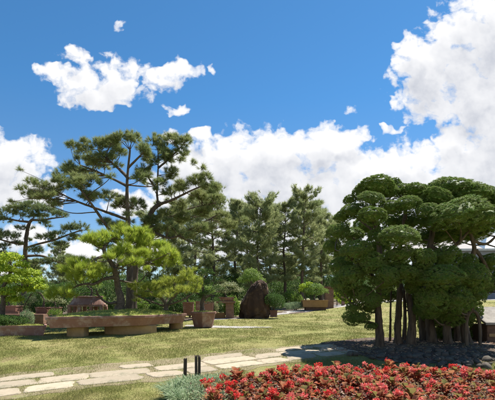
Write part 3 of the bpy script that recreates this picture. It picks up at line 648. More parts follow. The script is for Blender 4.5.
b = at(43, 307, 19.2); leaf_tree('broadleaf_bonsai', 'arching dark green weeping bonsai in the dark square pot', [([b - [0, 0, .05], at(44, 300, 19.2), at(40, 293, 19.2), at(33, 293, 19.2), at(27, 301, 19.2), at(24, 308, 19.2)], .05, .015)], [pxpad(38, 291, 7, 3, 19.2), pxpad(31, 294, 5, 3, 19.2), pxpad(27, 301, 3.5, 4, 19.2), pxpad(25, 308, 3, 3, 19.2)], M_dark, 3200, .05, .02)
box_pot(52, 61, 307, 314.5, 19.2, M_terra, 'reddish square pot next to the dark one on the brick plinth', .05)
b = at(56, 307, 19.2); leaf_tree('broadleaf_bonsai', 'pale twiggy bonsai in the reddish square pot', [([b - [0, 0, .05], at(55, 303, 19.2), at(54, 299, 19.2)], .04, .015), ([at(55, 303, 19.2), at(48, 301, 19.2)], .02, .01)], [pxpad(56, 299, 7, 3, 19.2), pxpad(48, 300, 5, 3, 19.2), pxpad(62, 302, 5, 3, 19.2)], M_pale, 1500, .06, .035)
# openwork stand with a wide domed pot
Ds = 19.0; c = ground(88, Ds); w = 34 * Ds / F; zt = at(0, 304.5, Ds)[2]
st = empty('pot_stand', c, 'terracotta openwork stand with square openings behind the long tray', 'stand')
loc = lambda ch: shift(ch, -c)
obj('top_slab', loc(box((c[0], c[1], zt - .045), (w, .8, .09), 0, .015)), M_terra, st)
for k_ in (-.46, -.17, .17, .46):
    obj('leg', loc(box((c[0] + k_ * w, c[1] - .3, (c[2] - .05 + zt - .092) / 2), (.14, .14, zt - .092 - c[2] + .05), 0, .012)), M_terra, st)
    obj('leg', loc(box((c[0] + k_ * w, c[1] + .3, (c[2] - .05 + zt - .092) / 2), (.14, .14, zt - .092 - c[2] + .05), 0, .012)), M_terra, st)
obj('bottom_rail', loc(box((c[0], c[1] - .3, c[2] + .18), (w * .99, .1, .12), 0, .01)), M_terra2, st)
pc = regular(20, .68, 0, .5) + c[:2]
tray('wide pinkish terracotta pot set on the openwork stand', pc, zt + .002, at(0, 296, Ds)[2], M_terra, -.12, .05, .04, name='plant_pot', wall=.05, lip_h=.05, moss=False, soil_mat=M_soil)
b = at(90, 296.5, Ds); leaf_tree('broadleaf_bonsai', 'sparse small bonsai in the wide pot on the openwork stand', [([b - [0, 0, .05], at(92, 291, Ds), at(88, 286, Ds), at(90, 282, Ds)], .05, .015)], [pxpad(90, 281, 8, 3, Ds), pxpad(82, 285, 6, 3, Ds), pxpad(98, 286, 6, 3, Ds)], M_mid, 1100, .06, .035)
# pots behind the hexagonal pot and beside the rock
box_pot(183, 194, 302, 315, 21.5, M_terra2, 'tall dark pot standing behind the hexagonal pot on its left', .06)
b = at(188, 302, 21.5); leaf_tree('broadleaf_bonsai', 'small dark bonsai in the tall pot behind the hexagonal pot', [([b - [0, 0, .05], at(187, 298, 21.5), at(189, 294, 21.5)], .05, .02)], [pxpad(188, 292, 7, 3, 21.5), pxpad(182, 296, 5, 3, 21.5), pxpad(194, 297, 5, 3, 21.5)], M_dark, 1400, .07, .04)
box_pot(196, 214, 301, 316, 22.5, M_terra, 'broad terracotta pot directly behind the juniper bonsai', .07)
b = at(205, 301.5, 22.5); leaf_tree('broadleaf_bonsai', 'bushy green bonsai in the broad pot behind the juniper bonsai', [([b - [0, 0, .05], at(206, 296, 22.5), at(205, 290, 22.5)], .05, .02)], [pxpad(205, 288, 10, 4, 22.5), pxpad(198, 293, 6, 3, 22.5), pxpad(213, 293, 6, 3, 22.5)], M_mid, 1400, .07, .04)
c = ground(227, 23.0); zt = at(0, 301, 23)[2]; pr = empty('brick_pier', c, 'brown brick pier with a flat cap left of the standing rock', 'pier')
obj('shaft', shift(box((c[0] + .15, c[1], (c[2] - .05 + zt - .12) / 2), (.42, .5, zt - .12 - c[2] + .05), 0, .01), -c), M_brick, pr)
obj('cap', shift(box((c[0] - .05, c[1], zt - .058), (1.0, .7, .12), 0, .015), -c), M_brick, pr)
obj('kerb', shift(box((c[0] - .45, c[1] + .1, c[2] + .12), (.7, .3, .36), 0, .015), -c), M_ochre, pr)
box_pot(219, 234, 297, 301, 23.0, M_terra2, 'shallow dark red tray on top of the brick pier', .05, name='bonsai_tray')
b = at(227, 297, 23); leaf_tree('broadleaf_bonsai', 'pale silvery-leaved bonsai in the tray on the brick pier', [([b - [0, 0, .05], at(225, 293, 23), at(229, 288, 23)], .05, .02), ([at(226, 292, 23), at(218, 289, 23)], .03, .012)], [pxpad(220, 287, 7, 3, 23), pxpad(230, 285, 8, 3, 23), pxpad(238, 290, 6, 3, 23), pxpad(225, 291, 7, 3, 23), pxpad(214, 291, 5, 3, 23)], M_pale, 1300, .08, .045)

# standing rock
b = ground(255, 23.4); s = 23.4 / F
V, Fc = ICO[5]
def facets(p):
    q_ = Vector(p); v_ = 0
    for k_, am in ((1.7, .16), (3.6, .09), (8, .045)): v_ += am * (1 - 2 * abs(mnoise.noise(q_ * k_ + Vector((k_, 2, 1)))))
    return 1 + v_ - .12
d = np.array([facets((p[0], p[1], p[2] * .55)) for p in V]); q = np.sign(V) * np.abs(V) ** .6 * d[:, None]; zz = (q[:, 2] + 1) / 2
wx = np.interp(zz, [0, .15, .45, .7, .9, 1.15], [16.5, 15.5, 13.2, 10.4, 8.6, 5]) * s; ox = np.interp(zz, [0, .4, .75, 1.0, 1.15], [0, .6, 3.0, 5.2, 6.0]) * s
R_ = np.column_stack([q[:, 0] * wx + ox, q[:, 1] * wx * .6, zz * 38 * s - .12])
ro = obj('standing_rock', [(R_, Fc)], M_rock, None, True); ro.location = b; tag(ro, 'tall rough brown rock standing upright at the edge of the lawn', 'rock')
c = X(273, 24); box_pot(269.5, 277.5, 310, 317, 23.2, M_terra2, 'small dark pot leaning against the right foot of the rock', .05)
b = at(273.5, 310, 23.2); shrub('shrub', b - [0, 0, .04], .55, .5, .95, M_dark, 'round dark green bush in the small pot right of the rock', n=5200, L=.06, W=.03, lumps=6)
b = ground(251, 27.5); leaf_tree('juniper_bonsai', 'domed green tree rising behind the left shoulder of the rock', [([b, at(251, 300, 27.5), at(252, 290, 27.5), at(251, 282, 27.5)], .1, .05)], [pxpad(252, 277, 11, 6, 27.5), pxpad(244, 280, 7, 4, 27.5), pxpad(259, 281, 7, 4, 27.5), pxpad(251, 272, 8, 4, 27.5)], M_mid, 1700, .08, .04)

# ochre tray with bonsai, brown piers
stand_box('wooden_stand', 305, 325, 307, 30, M_plank, 'dark low stand under the ochre tray by the gravel walk', 'stand', .8)
box_pot(301.5, 327, 300, 307, 30, M_ochre, 'ochre rectangular tray with a round end boss by the gravel walk', .06, name='bonsai_tray', depth=.55)
Do = 30
leaf_tree('juniper_bonsai', 'domed green bonsai in the ochre tray by the gravel walk', [([at(315, 301, Do), at(314, 297, Do), at(317, 291, Do), at(315, 287, Do)], .07, .03)], [pxpad(315, 287, 9, 4, Do), pxpad(308, 291, 7, 3, Do), pxpad(322, 291, 7, 3.5, Do), pxpad(315, 293, 9, 3, Do)], M_mid, 1700, .08, .04)
leaf_tree('broadleaf_bonsai', 'yellow-leaved bonsai left of the domed one in the ochre tray', [([at(306, 301, Do + .2), at(305, 294, Do + .2), at(306, 288, Do + .2)], .05, .02)], [pxpad(305, 286, 6, 3, Do, .2), pxpad(302, 290, 4, 2.5, Do, .2), pxpad(309, 284, 4, 2.5, Do, .2)], M_yellow, 1600, .09, .055)
c = ground(329, 31.5)
pr = empty('brown_pier', c, 'square brown pier with a capstone right of the ochre tray', 'pier'); zt = at(0, 286.5, 31.5)[2]
obj('shaft', shift(box((c[0], c[1], (c[2] - .05 + zt - .14) / 2), (.58, .58, zt - .14 - c[2] + .05), 0, .015), -c), M_brick, pr); obj('cap', shift(box((c[0], c[1], zt - .068), (.85, .8, .14), 0, .02), -c), M_terra2, pr)
stand_box('wooden_post', 341.5, 344.5, 291, 33.5, M_brick, 'slim brown post beside the yellow-green bush near the juniper', 'post', .22)
b = ground(337, 34); leaf_tree('broadleaf_bonsai', 'small orange-yellow shrub between the brown pier and the slim post', [([b, at(337, 303, 34), at(337, 295, 34)], .05, .02)], [pxpad(336.5, 293, 4.5, 4, 34), pxpad(338, 298, 4, 3, 34)], M_yellow, 1300, .09, .05, cat='shrub')

# ------------------------------------------------------------------ clipped junipers on the right
Dk = 11.6; sk = Dk / F
PADV = []
for i in range(7):
    off_ = Vector(((i + 1) * 7.1, (i + 1) * 3.3, 0))
    shape = lambda D_: np.array([1 + .17 * mnoise.noise(Vector(p) * 1.4 + off_) + .09 * mnoise.noise(Vector(p) * 3.6 + off_) for p in D_])
    Vc, Fc_ = ICO[3]; core = (Vc * shape(Vc)[:, None] * .60, Fc_)
    nc_ = 760; dc = norm(rng.standard_normal((nc_, 3))); dc[:, 2] = np.where(dc[:, 2] < -.3, dc[:, 2] * (rng.random(nc_) < .55), dc[:, 2]); dc = norm(dc); cc = dc * shape(dc)[:, None] * (.82 + .14 * rng.random((nc_, 1)))
    m_ = 26; idx = np.repeat(np.arange(nc_), m_); dn = norm(dc * [1, 1, .9] + [0, 0, .25])
    bl = norm(rng.standard_normal((nc_ * m_, 3))); bl = norm(bl + dn[idx] * .9); sz = (.045 + .045 * rng.random(nc_))[idx][:, None]
    P = cc[idx] + bl * sz                                    # little rounded sprigs over the pad
    ch = [sprays(P, norm(bl + dn[idx] * .7), .075, .024, .5, .45), needles(P[::2], dn[idx][::2] + .5 * rng.standard_normal((len(P[::2]), 3)), 3, .095, .013, .5, .3)]
    PADV.append(make_mesh('foliage_pad', ch + [core + (0,)], M_juniper))
def juniper(label, limbs, pads, base):
    root = empty('clipped_juniper', base, label, 'tree'); base = np.asarray(base)
    for nm, lst in limbs:
        for P, r0, r1 in lst:
            w = tube(P, r0, r1, 10 if r0 > .06 else 7, 6, .08, .45 if nm == 'trunk' else 0); obj(nm, shift(w, -base), M_barkj, root, True)
    allL = [l for nm, lst in limbs for l in lst]; wood = []
    for i, (u_, v_, ru, rv, dd) in enumerate(pads):
        c = at(u_, v_, Dk + dd); s = (Dk + dd) / F; fk = .8 if dd < -.3 else .87; r = np.array([ru * s * fk, ru * s * fk, max(rv * s * .98, ru * s * .46)])
        o = bpy.data.objects.new('foliage_pad', PADV[i % 7]); link(o, root); o.location = c - base; o.scale = r
        o.rotation_euler = (R(9) * rng.standard_normal(), R(9) * rng.standard_normal(), rng.random() * 6.28)
        o.scale = (r[0], r[0], r[2])
        foot = c - [0, 0, r[2] * .4]; a, ar = nearest(allL, foot); L = np.linalg.norm(a - foot)
        wood += tube([a, a * .5 + foot * .5 + rng.standard_normal(3) * .07 * L - [0, 0, .05 * L], foot], min(ar * .6, .02 + .02 * L), .014, 6, 5, .1)
    obj('branches', shift(wood, -base), M_barkj, root, True); return root
def G(u, D): 
    g_ = ground(u, D); g_[2] -= .02; return g_
J1 = [('trunk', [([G(380, Dk - .3), at(379, 325, Dk - .3), at(378, 300, Dk - .2), at(381, 270, Dk), at(378, 240, Dk), at(373, 212, Dk), at(376, 192, Dk)], .105, .04),
                 ([G(398, Dk + .1), at(398, 320, Dk + .1), at(400, 290, Dk + .1), at(398, 262, Dk + .2), at(402, 235, Dk + .3), at(406, 202, Dk + .3)], .10, .035),
                 ([G(411, Dk - .1), at(412, 320, Dk - .1), at(409, 295, Dk), at(408, 268, Dk + .1)], .12, .05),
                 ([G(390, Dk + .5), at(390.5, 320, Dk + .5), at(391, 295, Dk + .5), at(394, 270, Dk + .5)], .035, .02),
                 ([G(404, Dk + .8), at(405, 320, Dk + .8), at(404, 290, Dk + .7)], .06, .04)]),
      ('limb', [(pxline([(379, 285, -.1), (366, 268, -.5), (350, 258, -.8), (340, 250, -.9)], Dk), .05, .02), (pxline([(380, 262), (362, 244, .5), (346, 234, .8)], Dk), .05, .02),
                (pxline([(376, 300), (364, 303, -.4), (356, 306, -.6)], Dk), .035, .015), (pxline([(377, 234), (360, 220, .2), (350, 213, .3)], Dk), .04, .02)])]
pad1 = [(376, 187, 21, 9, .2), (362, 193, 11, 8, .4), (389, 193, 13, 8, .5), (371, 199, 17, 8, -.5), (405, 191, 14, 7, .8), (354, 211, 15, 8, .1), (343, 217, 10, 7, .5), (372, 216, 18, 9, -.9), (391, 208, 15, 8, -.3), (407, 205, 18, 9, -.4), (338, 232, 13, 9, -.1), (332, 247, 10, 8, .3), (352, 236, 14, 9, .9),
        (357, 251, 19, 12, -1.1), (399, 237, 25, 11, -1.4), (401, 256, 20, 9, -1.3), (373, 263, 17, 11, -1.2), (380, 236, 14, 9, -.6), (341, 266, 13, 10, -.3), (351, 277, 18, 12, -.9), (384, 283, 18, 10, -1.0), (403, 273, 20, 10, -1.3), (346, 292, 13, 10, -.4), (363, 295, 14, 10, -.7), (353, 308, 9, 7, -.5), (361, 318, 11, 6, -.5), (371, 326, 8, 4, -.4), (368, 308, 9, 7, -.2),
        (392, 222, 14, 9, 1.0), (375, 250, 18, 14, 1.3), (362, 268, 18, 12, 1.3), (395, 268, 16, 12, 1.2), (366, 226, 15, 10, 1.4), (388, 296, 12, 7, .8), (344, 255, 12, 9, 1.0), (410, 222, 15, 10, .6), (414, 285, 12, 9, -.8), (350, 200, 8, 5, .5), (341, 284, 12, 10, -.8), (372, 300, 12, 8, -.9), (352, 318, 11, 8, -.2), (416, 300, 14, 12, 1.0), (388, 275, 14, 9, -1.5), (393, 183, 9, 5, 1.0)]
juniper('clipped juniper with a domed stack of rounded foliage pads and slim pale trunks', J1, pad1, G(398, Dk))
J2 = [('trunk', [([G(433, Dk + .3), at(430, 325, Dk + .3), at(428, 300, Dk + .3), at(427, 270, Dk + .3), at(430, 245, Dk + .3), at(436, 215, Dk + .2)], .13, .06),
                 ([G(448, Dk - .1), at(447, 325, Dk - .1), at(449, 295, Dk), at(446, 270, Dk + .1)], .11, .07),
                 ([G(468, Dk + .2), at(464, 325, Dk + .2), at(458, 300, Dk + .2), at(455, 280, Dk + .2)], .12, .07),
                 ([G(458, Dk + .8), at(456, 320, Dk + .8), at(452, 290, Dk + .7)], .10, .07), ([G(424, Dk + .7), at(422, 320, Dk + .7), at(424, 285, Dk + .6)], .11, .07)]),
      ('limb', [(pxline([(455, 282, .2), (466, 266, .1), (474, 252, 0), (472, 238, 0), (465, 222, .1)], Dk), .08, .04), (pxline([(430, 246, .3), (444, 252, 0), (458, 243, -.2), (468, 232, -.2)], Dk), .07, .03), (pxline([(476, 250), (484, 262, 0), (492, 280, .1), (500, 292, .1)], Dk), .05, .03), (pxline([(472, 240), (486, 244, .2), (500, 232, .2)], Dk), .05, .025)]),
      ('root', [(pxline([(467, 345), (466, 326), (468, 315), (473, 311), (478, 316), (480, 330), (480, 345)], Dk - .5), .05, .042)])]
pad2 = [(453, 190, 27, 7, .4), (438, 197, 17, 9, -.2), (467, 194, 24, 8, .2), (482, 196, 20, 8, .6), (498, 202, 18, 9, .6), (424, 203, 14, 8, .2), (414, 191, 15, 8, .3), (427, 194, 15, 8, .9), (437, 190, 16, 7, .8), (428, 211, 15, 8, -.7), (458, 213, 33, 12, -1.1), (484, 218, 26, 11, -.7), (442, 222, 18, 9, -.8), (505, 217, 20, 12, 0), (425, 222, 12, 8, -.2), (468, 226, 24, 8, .2), (448, 205, 22, 9, .9), (478, 208, 24, 9, 1.1),
        (423, 258, 15, 11, -1.4), (445, 258, 20, 12, -.9), (441, 277, 26, 13, -1.5), (470, 278, 22, 15, -.9), (432, 300, 20, 13, -1.2), (455, 301, 23, 14, -1.0), (474, 296, 15, 10, -.5), (420, 274, 16, 12, -1.2), (465, 262, 14, 9, -.2), (450, 285, 24, 14, .6), (428, 285, 20, 14, .6), (488, 284, 10, 8, .1), (446, 316, 20, 8, -.2), (436, 316, 16, 8, .5), (462, 314, 14, 8, .4), (430, 312, 14, 7, -.8), (420, 310, 9, 6, -.2), (484, 268, 9, 6, .3), (491, 261, 14, 8, .2), (499, 276, 12, 10, .4), (432, 318, 20, 15, 1.3), (454, 318, 20, 15, 1.4), (472, 312, 12, 12, 1.0), (440, 335, 18, 9, 1.5), (460, 334, 16, 9, 1.6), (441, 236, 20, 9, .9), (424, 238, 14, 9, .9), (458, 238, 14, 7, 1.1), (478, 232, 18, 7, 1.0), (482, 288, 12, 9, .6), (510, 262, 14, 12, .4), (503, 246, 8, 6, .8)]  # deep low pads behind the trunks are added to block light and view
juniper('flat-topped clipped juniper with a parasol crown and thick dark trunks at the right edge', J2, pad2, G(447, Dk))

# cobbles round the trunks
cobv = []
for i in range(5):
    cobv.append(make_mesh('cobble', [lump((0, 0, 0), (1, .85, .62), 3, .22, 1.2, i + 11, .04)], M_cobble, True))
nst = 0
for i in range(400):
    u_ = 340 + 165 * rng.random(); D_ = 8.75 + 1.9 * rng.random(); x_ = (u_ - CU) / F * D_
    if not in_disc(x_, D_, (5.0, 11.3), 2.9, 2.45): continue
    if u_ < 375 and rng.random() < .5: continue
    r = .045 + .075 * rng.random() ** 1.5; o = bpy.data.objects.new('cobble', cobv[i % 5]); link(o); o.location = (x_, D_, float(zf(x_, D_)) + .02 + r * .2); o.scale = (r, r, r); o.rotation_euler = (.3 * rng.standard_normal(), .3 * rng.standard_normal(), 6.28 * rng.random())
    tag(o, 'rounded grey cobble in the shaded bed at the foot of the junipers', 'cobble', 'cobbles round the juniper trunks'); nst += 1
    if nst >= 120: break

# low stone-topped box at the right edge
c = ground(500, 12.6); bx = empty('stone_topped_box', c, 'low brown wooden box with a sloping pale stone lid at the right edge', 'box')
zt = at(0, 324, 12.6)[2] - c[2]
for (cx, cy, sx, sy) in ((0, -.45, 1.3, .07), (0, .45, 1.3, .07), (-.615, 0, .07, .826), (.615, 0, .07, .826)): obj('side_panel', box((cx, cy, zt / 2 - .06), (sx, sy, zt + .1), 0, .012), M_plank, bx)
pl = densify([(-.72, -.56), (.72, -.56), (.72, .6), (-.72, .6)], 4); pl = pl + .012 * rng.standard_normal(pl.shape); lz = zt + .004 + (pl[:, 1] + .56) * .36
lid = [np.column_stack([pl, lz]), np.column_stack([pl, lz + .06]), np.column_stack([inset(pl, .02), lz + .075])]
obj('stone_lid', loft(lid), M_rockpale, bx)
obj('rail', box((0, -.497, zt * .42), (1.2, .018, .09), 0, .006), M_sand, bx)

# building beyond the junipers
c = ground(470, 56); w0, h0 = 15.0, 6.2
bd = empty('garden_building', c, 'low grey building with a shallow roof and pale fascia behind the junipers', 'building', None, R(-4))
Hw = at(0, 251, 56)[2] - c[2]; Hr = at(0, 234, 56)[2] - c[2]
obj('wall', box((2, 3, Hw / 2 - .2), (w0, h0, Hw + .4), 0, .02), M_wall, bd)
obj('fascia', box((2, -.5, Hw + .12), (w0 + 1.6, .12, .28), 0, .01), M_white, bd)
def hip(x0, x1, y0, y1, z0, z1, ins): 
    b_ = np.array([(x0, y0), (x1, y0), (x1, y1), (x0, y1)]); ym = (y0 + y1) / 2
    return loft([ring3(b_, z0), ring3(np.array([(x0 + ins, ym - .05), (x1 - ins, ym - .05), (x1 - ins, ym + .05), (x0 + ins, ym + .05)]), z1)])
obj('roof', hip(-10.2, 1.4, -.56, 6.9, Hw + .262, Hr + .6, 2.5), M_roof, bd)
obj('roof', hip(1.6, 10.5, -.56, 6.9, Hw + .262, Hr, 2.0), M_roofblue, bd)
for i in range(5):
    f_ = obj('window', box((-3.6 + i * 2.7, -.14, Hw * .55), (1.5, .1, 1.5), 0, .01), M_white, bd); obj('pane', box((-3.6 + i * 2.7, -.195, Hw * .55), (1.32, .03, 1.32), 0, .004), M_glass, f_)

# ------------------------------------------------------------------ stakes
for (u_, D_, vt, w_, tilt, lab) in ((185, 7.85, 358.5, .062, .02, 'single dark weathered stake left of the pair beside the path'), (196.3, 7.75, 356, .048, -.01, 'left stake of the touching pair at the flower bed corner'), (199.0, 7.77, 356.3, .05, .005, 'right stake of the touching pair at the flower bed corner')):
    b = ground(u_, D_); h = at(0, vt, D_)[2] - b[2]; n_ = 12; a = np.linspace(0, 6.283, n_, endpoint=False); rr = w_ / 2 * (1 + .12 * rng.standard_normal(n_)); pl = np.column_stack([np.cos(a) * rr, np.sin(a) * rr]); topz = .012 * rng.standard_normal(n_)
    rings = [ring3(pl, -.1), ring3(pl * 1.02, h * .5), ring3(pl, h), ring3(pl * .9, h + .006)]; rings[2][:, 2] += topz; rings[3][:, 2] += topz
    for r in rings: r[:, 0] += tilt * r[:, 2]
    so = obj('wooden_stake', loft(rings), M_wood); so.location = b; tag(so, lab, 'stake', 'stakes beside the path')

# ------------------------------------------------------------------ silver tufts
def tuft(u_, D_, r, h, lab, n_=520):
    b = ground(u_, D_); a = rng.random(n_) * 6.283; t_ = rng.random(n_) ** .6; root = np.column_stack([np.cos(a) * t_ * r * .6, np.sin(a) * t_ * r * .6, np.zeros(n_)])
    out = np.column_stack([np.cos(a), np.sin(a), np.zeros(n_)]); L = h * (.7 + .6 * rng.random((n_, 1))); ch = []
    lean = (.25 + .7 * t_ + .25 * rng.standard_normal(n_))[:, None]; sd = norm(np.cross(out, [0, 0, 1]) + .5 * rng.standard_normal((n_, 3))) * .005
    up = np.array([0, 0, 1.]); p1 = root + norm(up + out * lean * .5) * L * .5; p2 = p1 + norm(up * .55 + out * lean) * L * .35; p3 = p2 + norm(up * -.1 + out * lean) * L * .25
    V = np.stack([root - sd, root + sd, p1 - sd, p1 + sd, p2 - sd * .8, p2 + sd * .8, p3], 1).reshape(-1, 3); o_ = (np.arange(n_) * 7)[:, None]
    F4 = np.vstack([o_ + [0, 1, 3, 2], o_ + [2, 3, 5, 4]]); F3 = o_ + [4, 5, 6]
    so = obj('grass_tuft', [(V, F4), (V, F3)], M_silver); so.location = b; return tag(so, lab, 'grass clump', 'silvery grass clumps at the bed corner')
for q in ((177, 6.75, .26, .30, 'silvery grass clump at the outer left corner of the flower bed'), (190, 7.15, .26, .30, 'silvery grass clump directly below the three stakes'), (205, 7.25, .24, .28, 'silvery grass clump right of the paired stakes'), (186, 6.2, .28, .3, 'frontmost left silvery grass clump cut by the lower photo edge'),
          (204, 6.4, .28, .3, 'silvery grass clump overlapping the first red flowers'), (218, 6.9, .24, .28, 'silvery grass clump among the leftmost red flowers'), (216, 6.0, .26, .26, 'frontmost right silvery grass clump at the lower photo edge'), (222, 7.6, .2, .24, 'rearmost small silvery grass clump behind the red flowers')): tuft(*q)

# ------------------------------------------------------------------ flower bed
def broad_leaf(base, d, L, W, curl, nrow=6):
    d = np.asarray(d, float); d /= np.linalg.norm(d); up = np.array([0, 0, 1.]); sd = np.cross(d, up); sd /= np.linalg.norm(sd) + 1e-6; nn = np.cross(sd, d); V = []
    ph = rng.random() * 6
    for i in range(nrow):
        t_ = i / (nrow - 1); w = W * math.sin(math.pi * min(1, t_ * .93 + .05)) ** .75 * .5; p = base + d * L * t_ - nn * 0 + up * (-curl * L * t_ * t_)
        wob = .06 * W * math.sin(t_ * 9 + ph)
        V += [p - sd * w + nn * (w * .45 + wob), p, p + sd * w + nn * (w * .45 - wob)]
    Fq = []
    for i in range(nrow - 1):
        for j in range(2): Fq.append((i * 3 + j, i * 3 + j + 1, i * 3 + j + 4, i * 3 + j + 3))
    return (np.array(V), Fq)
fol, blo = [], {0: [], 1: []}
for v_ in range(8):
    ch, heads = [], []
    nl = 19 + v_ % 5
    for i in range(nl):
        a = i * 2.4 + rng.random() * .6; el = .25 + 1.0 * (i / nl); d = np.array([math.cos(a) * math.cos(el), math.sin(a) * math.cos(el), math.sin(el)])
        b0 = np.array([math.cos(a) * .03, math.sin(a) * .03, .05 + .16 * i / nl + .03 * rng.random()]); L = .105 + .02 * (1 - i / nl) + .05 * rng.random()
        ch += tube([(0, 0, .0), b0 * [.5, .5, .8], b0 + d * .02], .006, .004, 4, 3, 0); ch.append(broad_leaf(b0, d, L, L * (.62 + .2 * rng.random()), .35 + .3 * rng.random()))
    fol.append(make_mesh('foliage', ch, M_bronze, True))
    for cidx in (0, 1):
        pc, pdv = [], []
        for hd in range(1 + v_ % 3):
            a = rng.random() * 6.28; rr = .10 * rng.random() ** .5; c_ = np.array([math.cos(a) * rr, math.sin(a) * rr, .235 + .06 * rng.random()])
            P, d = pad_points(c_, (.032, .032, .028), 30, .4, -.7); pc.append(P); pdv.append(d)
            heads += []
            if hd == 0: st_ = []
            st_ += tube([(0, 0, .1), c_ * [.6, .6, .6], c_], .005, .003, 4, 3, 0)
        blo[cidx].append(make_mesh('blossom', [leaf_quads(np.vstack(pc), np.vstack(pdv), .034, .03, .6)] + [(a_, f_, 1) for a_, f_ in st_], [(M_red, M_pink)[cidx], M_bronze], False))
pts = []; tries = 0
while len(pts) < 190 and tries < 9000:
    tries += 1; x_ = -1.0 + 6.5 * rng.random(); y_ = 4.9 + 3.3 * rng.random()
    if not in_disc(x_, y_, (2.35, 6.45), 3.1, 1.62): continue
    if x_ < (205 - CU) / F * y_ or x_ > (520 - CU) / F * y_: continue
    if any((x_ - a) ** 2 + (y_ - b) ** 2 < .205 ** 2 for a, b in pts): continue
    pts.append((x_, y_))
LB = ('bronze-leaved bedding plant topped with red blossoms in the front bed', 'bronze-leaved bedding plant topped with pink blossoms in the front bed', 'bronze-leaved bedding plant without open blossoms in the front bed')
for i, (x_, y_) in enumerate(pts):
    r = rng.random(); pinkp = .5 + .2 * (x_ > 1.5); kind = 2 if rng.random() < .4 else (1 if r < pinkp else 0)
    root = empty('bedding_plant', (x_, y_, float(zf(x_, y_)) + .02), LB[kind], 'plant', 'bedding plants with ' + ('red', 'pink', 'no')[kind] + ' blossoms', rng.random() * 6.28)
    s = .78 + .45 * rng.random() ** 1.3; root.scale = (s, s, s * (.9 + .25 * rng.random())); link(bpy.data.objects.new('foliage', fol[i % 8]), root)
    if kind < 2: link(bpy.data.objects.new('blossom', blo[kind][i % 8]), root)
n_ = 26000; x_ = -1.1 + 6.9 * rng.random(n_); y_ = 4.7 + 3.6 * rng.random(n_); k_ = in_disc(x_, y_, (2.35, 6.45), 3.25, 1.74); x_, y_ = x_[k_], y_[k_]
P = np.column_stack([x_, y_, zf(x_, y_) + .03 + .21 * rng.random(len(x_)) ** 1.4]); d = np.column_stack([rng.standard_normal((len(x_), 2)), .5 * rng.random(len(x_)) + .1])
lt = struct('leaf_litter', [leaf_quads(P, d, .055, .03, .6)], M_litter, kind='stuff'); lt['label'] = 'dry pinkish leaf litter between the bedding plants'; lt['category'] = 'leaf litter'
n_ = 2500; a = rng.random(n_) * 6.283; t_ = rng.random(n_) ** .5; x_ = 5.0 + 2.85 * t_ * np.cos(a); y_ = 11.3 + 1.85 * t_ * np.sin(a)
P = np.column_stack([x_, y_, zf(x_, y_) + .05 * (1 - t_ ** 2) + .015]); d = np.column_stack([rng.standard_normal((n_, 2)), .2 * rng.random(n_)])
lt = struct('needle_litter', [leaf_quads(P, d, .08, .02, .2)], M_litter, kind='stuff'); lt['label'] = 'dry fallen sprays under the junipers'; lt['category'] = 'leaf litter'

# ------------------------------------------------------------------ sky, clouds, sun
EL, AZ = R(60), R(46)
w = bpy.data.worlds.new('World'); scene.world = w; w.use_nodes = True; t = w.node_tree; t.nodes.clear()
out = t.nodes.new('ShaderNodeOutputWorld'); bg = t.nodes.new('ShaderNodeBackground'); bg.inputs[1].default_value = .055
sky = t.nodes.new('ShaderNodeTexSky'); sky.sky_type = 'NISHITA'; sky.sun_disc = False; sky.sun_elevation = EL; sky.sun_rotation = AZ
sky.altitude = 1500; sky.air_density = 1.0; sky.dust_density = .3; sky.ozone_density = 2.5
def math_(tr, op, a, b=None, c=None, clamp=False):
    n_ = tr.nodes.new('ShaderNodeMath'); n_.operation = op; n_.use_clamp = clamp
    for i, v_ in enumerate((a, b, c)):
        if v_ is None: continue
        if hasattr(v_, 'is_output'): tr.links.new(v_, n_.inputs[i])
        else: n_.inputs[i].default_value = v_
    return n_.outputs[0]
def vmath(tr, op, a, b=None):
    n_ = tr.nodes.new('ShaderNodeVectorMath'); n_.operation = op
    for i, v_ in enumerate((a, b)):
        if v_ is None: continue
        if hasattr(v_, 'is_output'): tr.links.new(v_, n_.inputs[i])
        else: n_.inputs[i].default_value = v_
    return n_.outputs[1] if op in ('DOT_PRODUCT', 'LENGTH') else n_.outputs[0]
# a cloud bank: soft lobes (heading, height, half widths) broken up by noise
BL = [(85, 86, 36, 21, .8), (116, 82, 34, 23, .82), (60, 73, 30, 10, .6), (78, 58, 16, 14, .6), (102, 100, 28, 12, .7), (152, 80, 30, 15, .6), (174, 70, 26, 11, .5), (178, 68, 18, 9, .6), (42, 70, 12, 6, .6), (172, 109, 17, 7, .6), (117, 28, 11, 8, .12), (207, 68, 9, 4, .1),
      (12, 163, 38, 26), (14, 192, 46, 20), (-30, 170, 40, 40),
      (268, 156, 50, 28), (272, 172, 66, 24), (225, 158, 32, 26), (318, 150, 46, 24), (352, 138, 14, 12), (205, 138, 10, 8), (170, 135, 16, 9, .6), (190, 160, 24, 20), (215, 190, 70, 32), (300, 190, 90, 50), (390, 185, 90, 42), (395, 160, 40, 12),
      (436, 80, 40, 42), (415, 62, 20, 26), (470, 50, 50, 50), (500, 40, 50, 60), (480, 205, 90, 50), (480, 100, 60, 34), (402, 98, 14, 12), (440, 106, 26, 12), (468, 138, 34, 14), (490, 160, 60, 40), (392, 130, 12, 5, .35), (345, 107, 14, 8, .1), (425, 20, 12, 5, .35),
      (350, 230, 160, 44), (75, 252, 34, 12), (30, 235, 28, 10), (130, 205, 26, 14), (230, 240, 50, 24), (520, 120, 60, 90), (150, 250, 40, 20), (560, 230, 120, 60), (-60, 260, 80, 30)]
gname = bpy.data.node_groups.new('cloud_density', 'ShaderNodeTree')
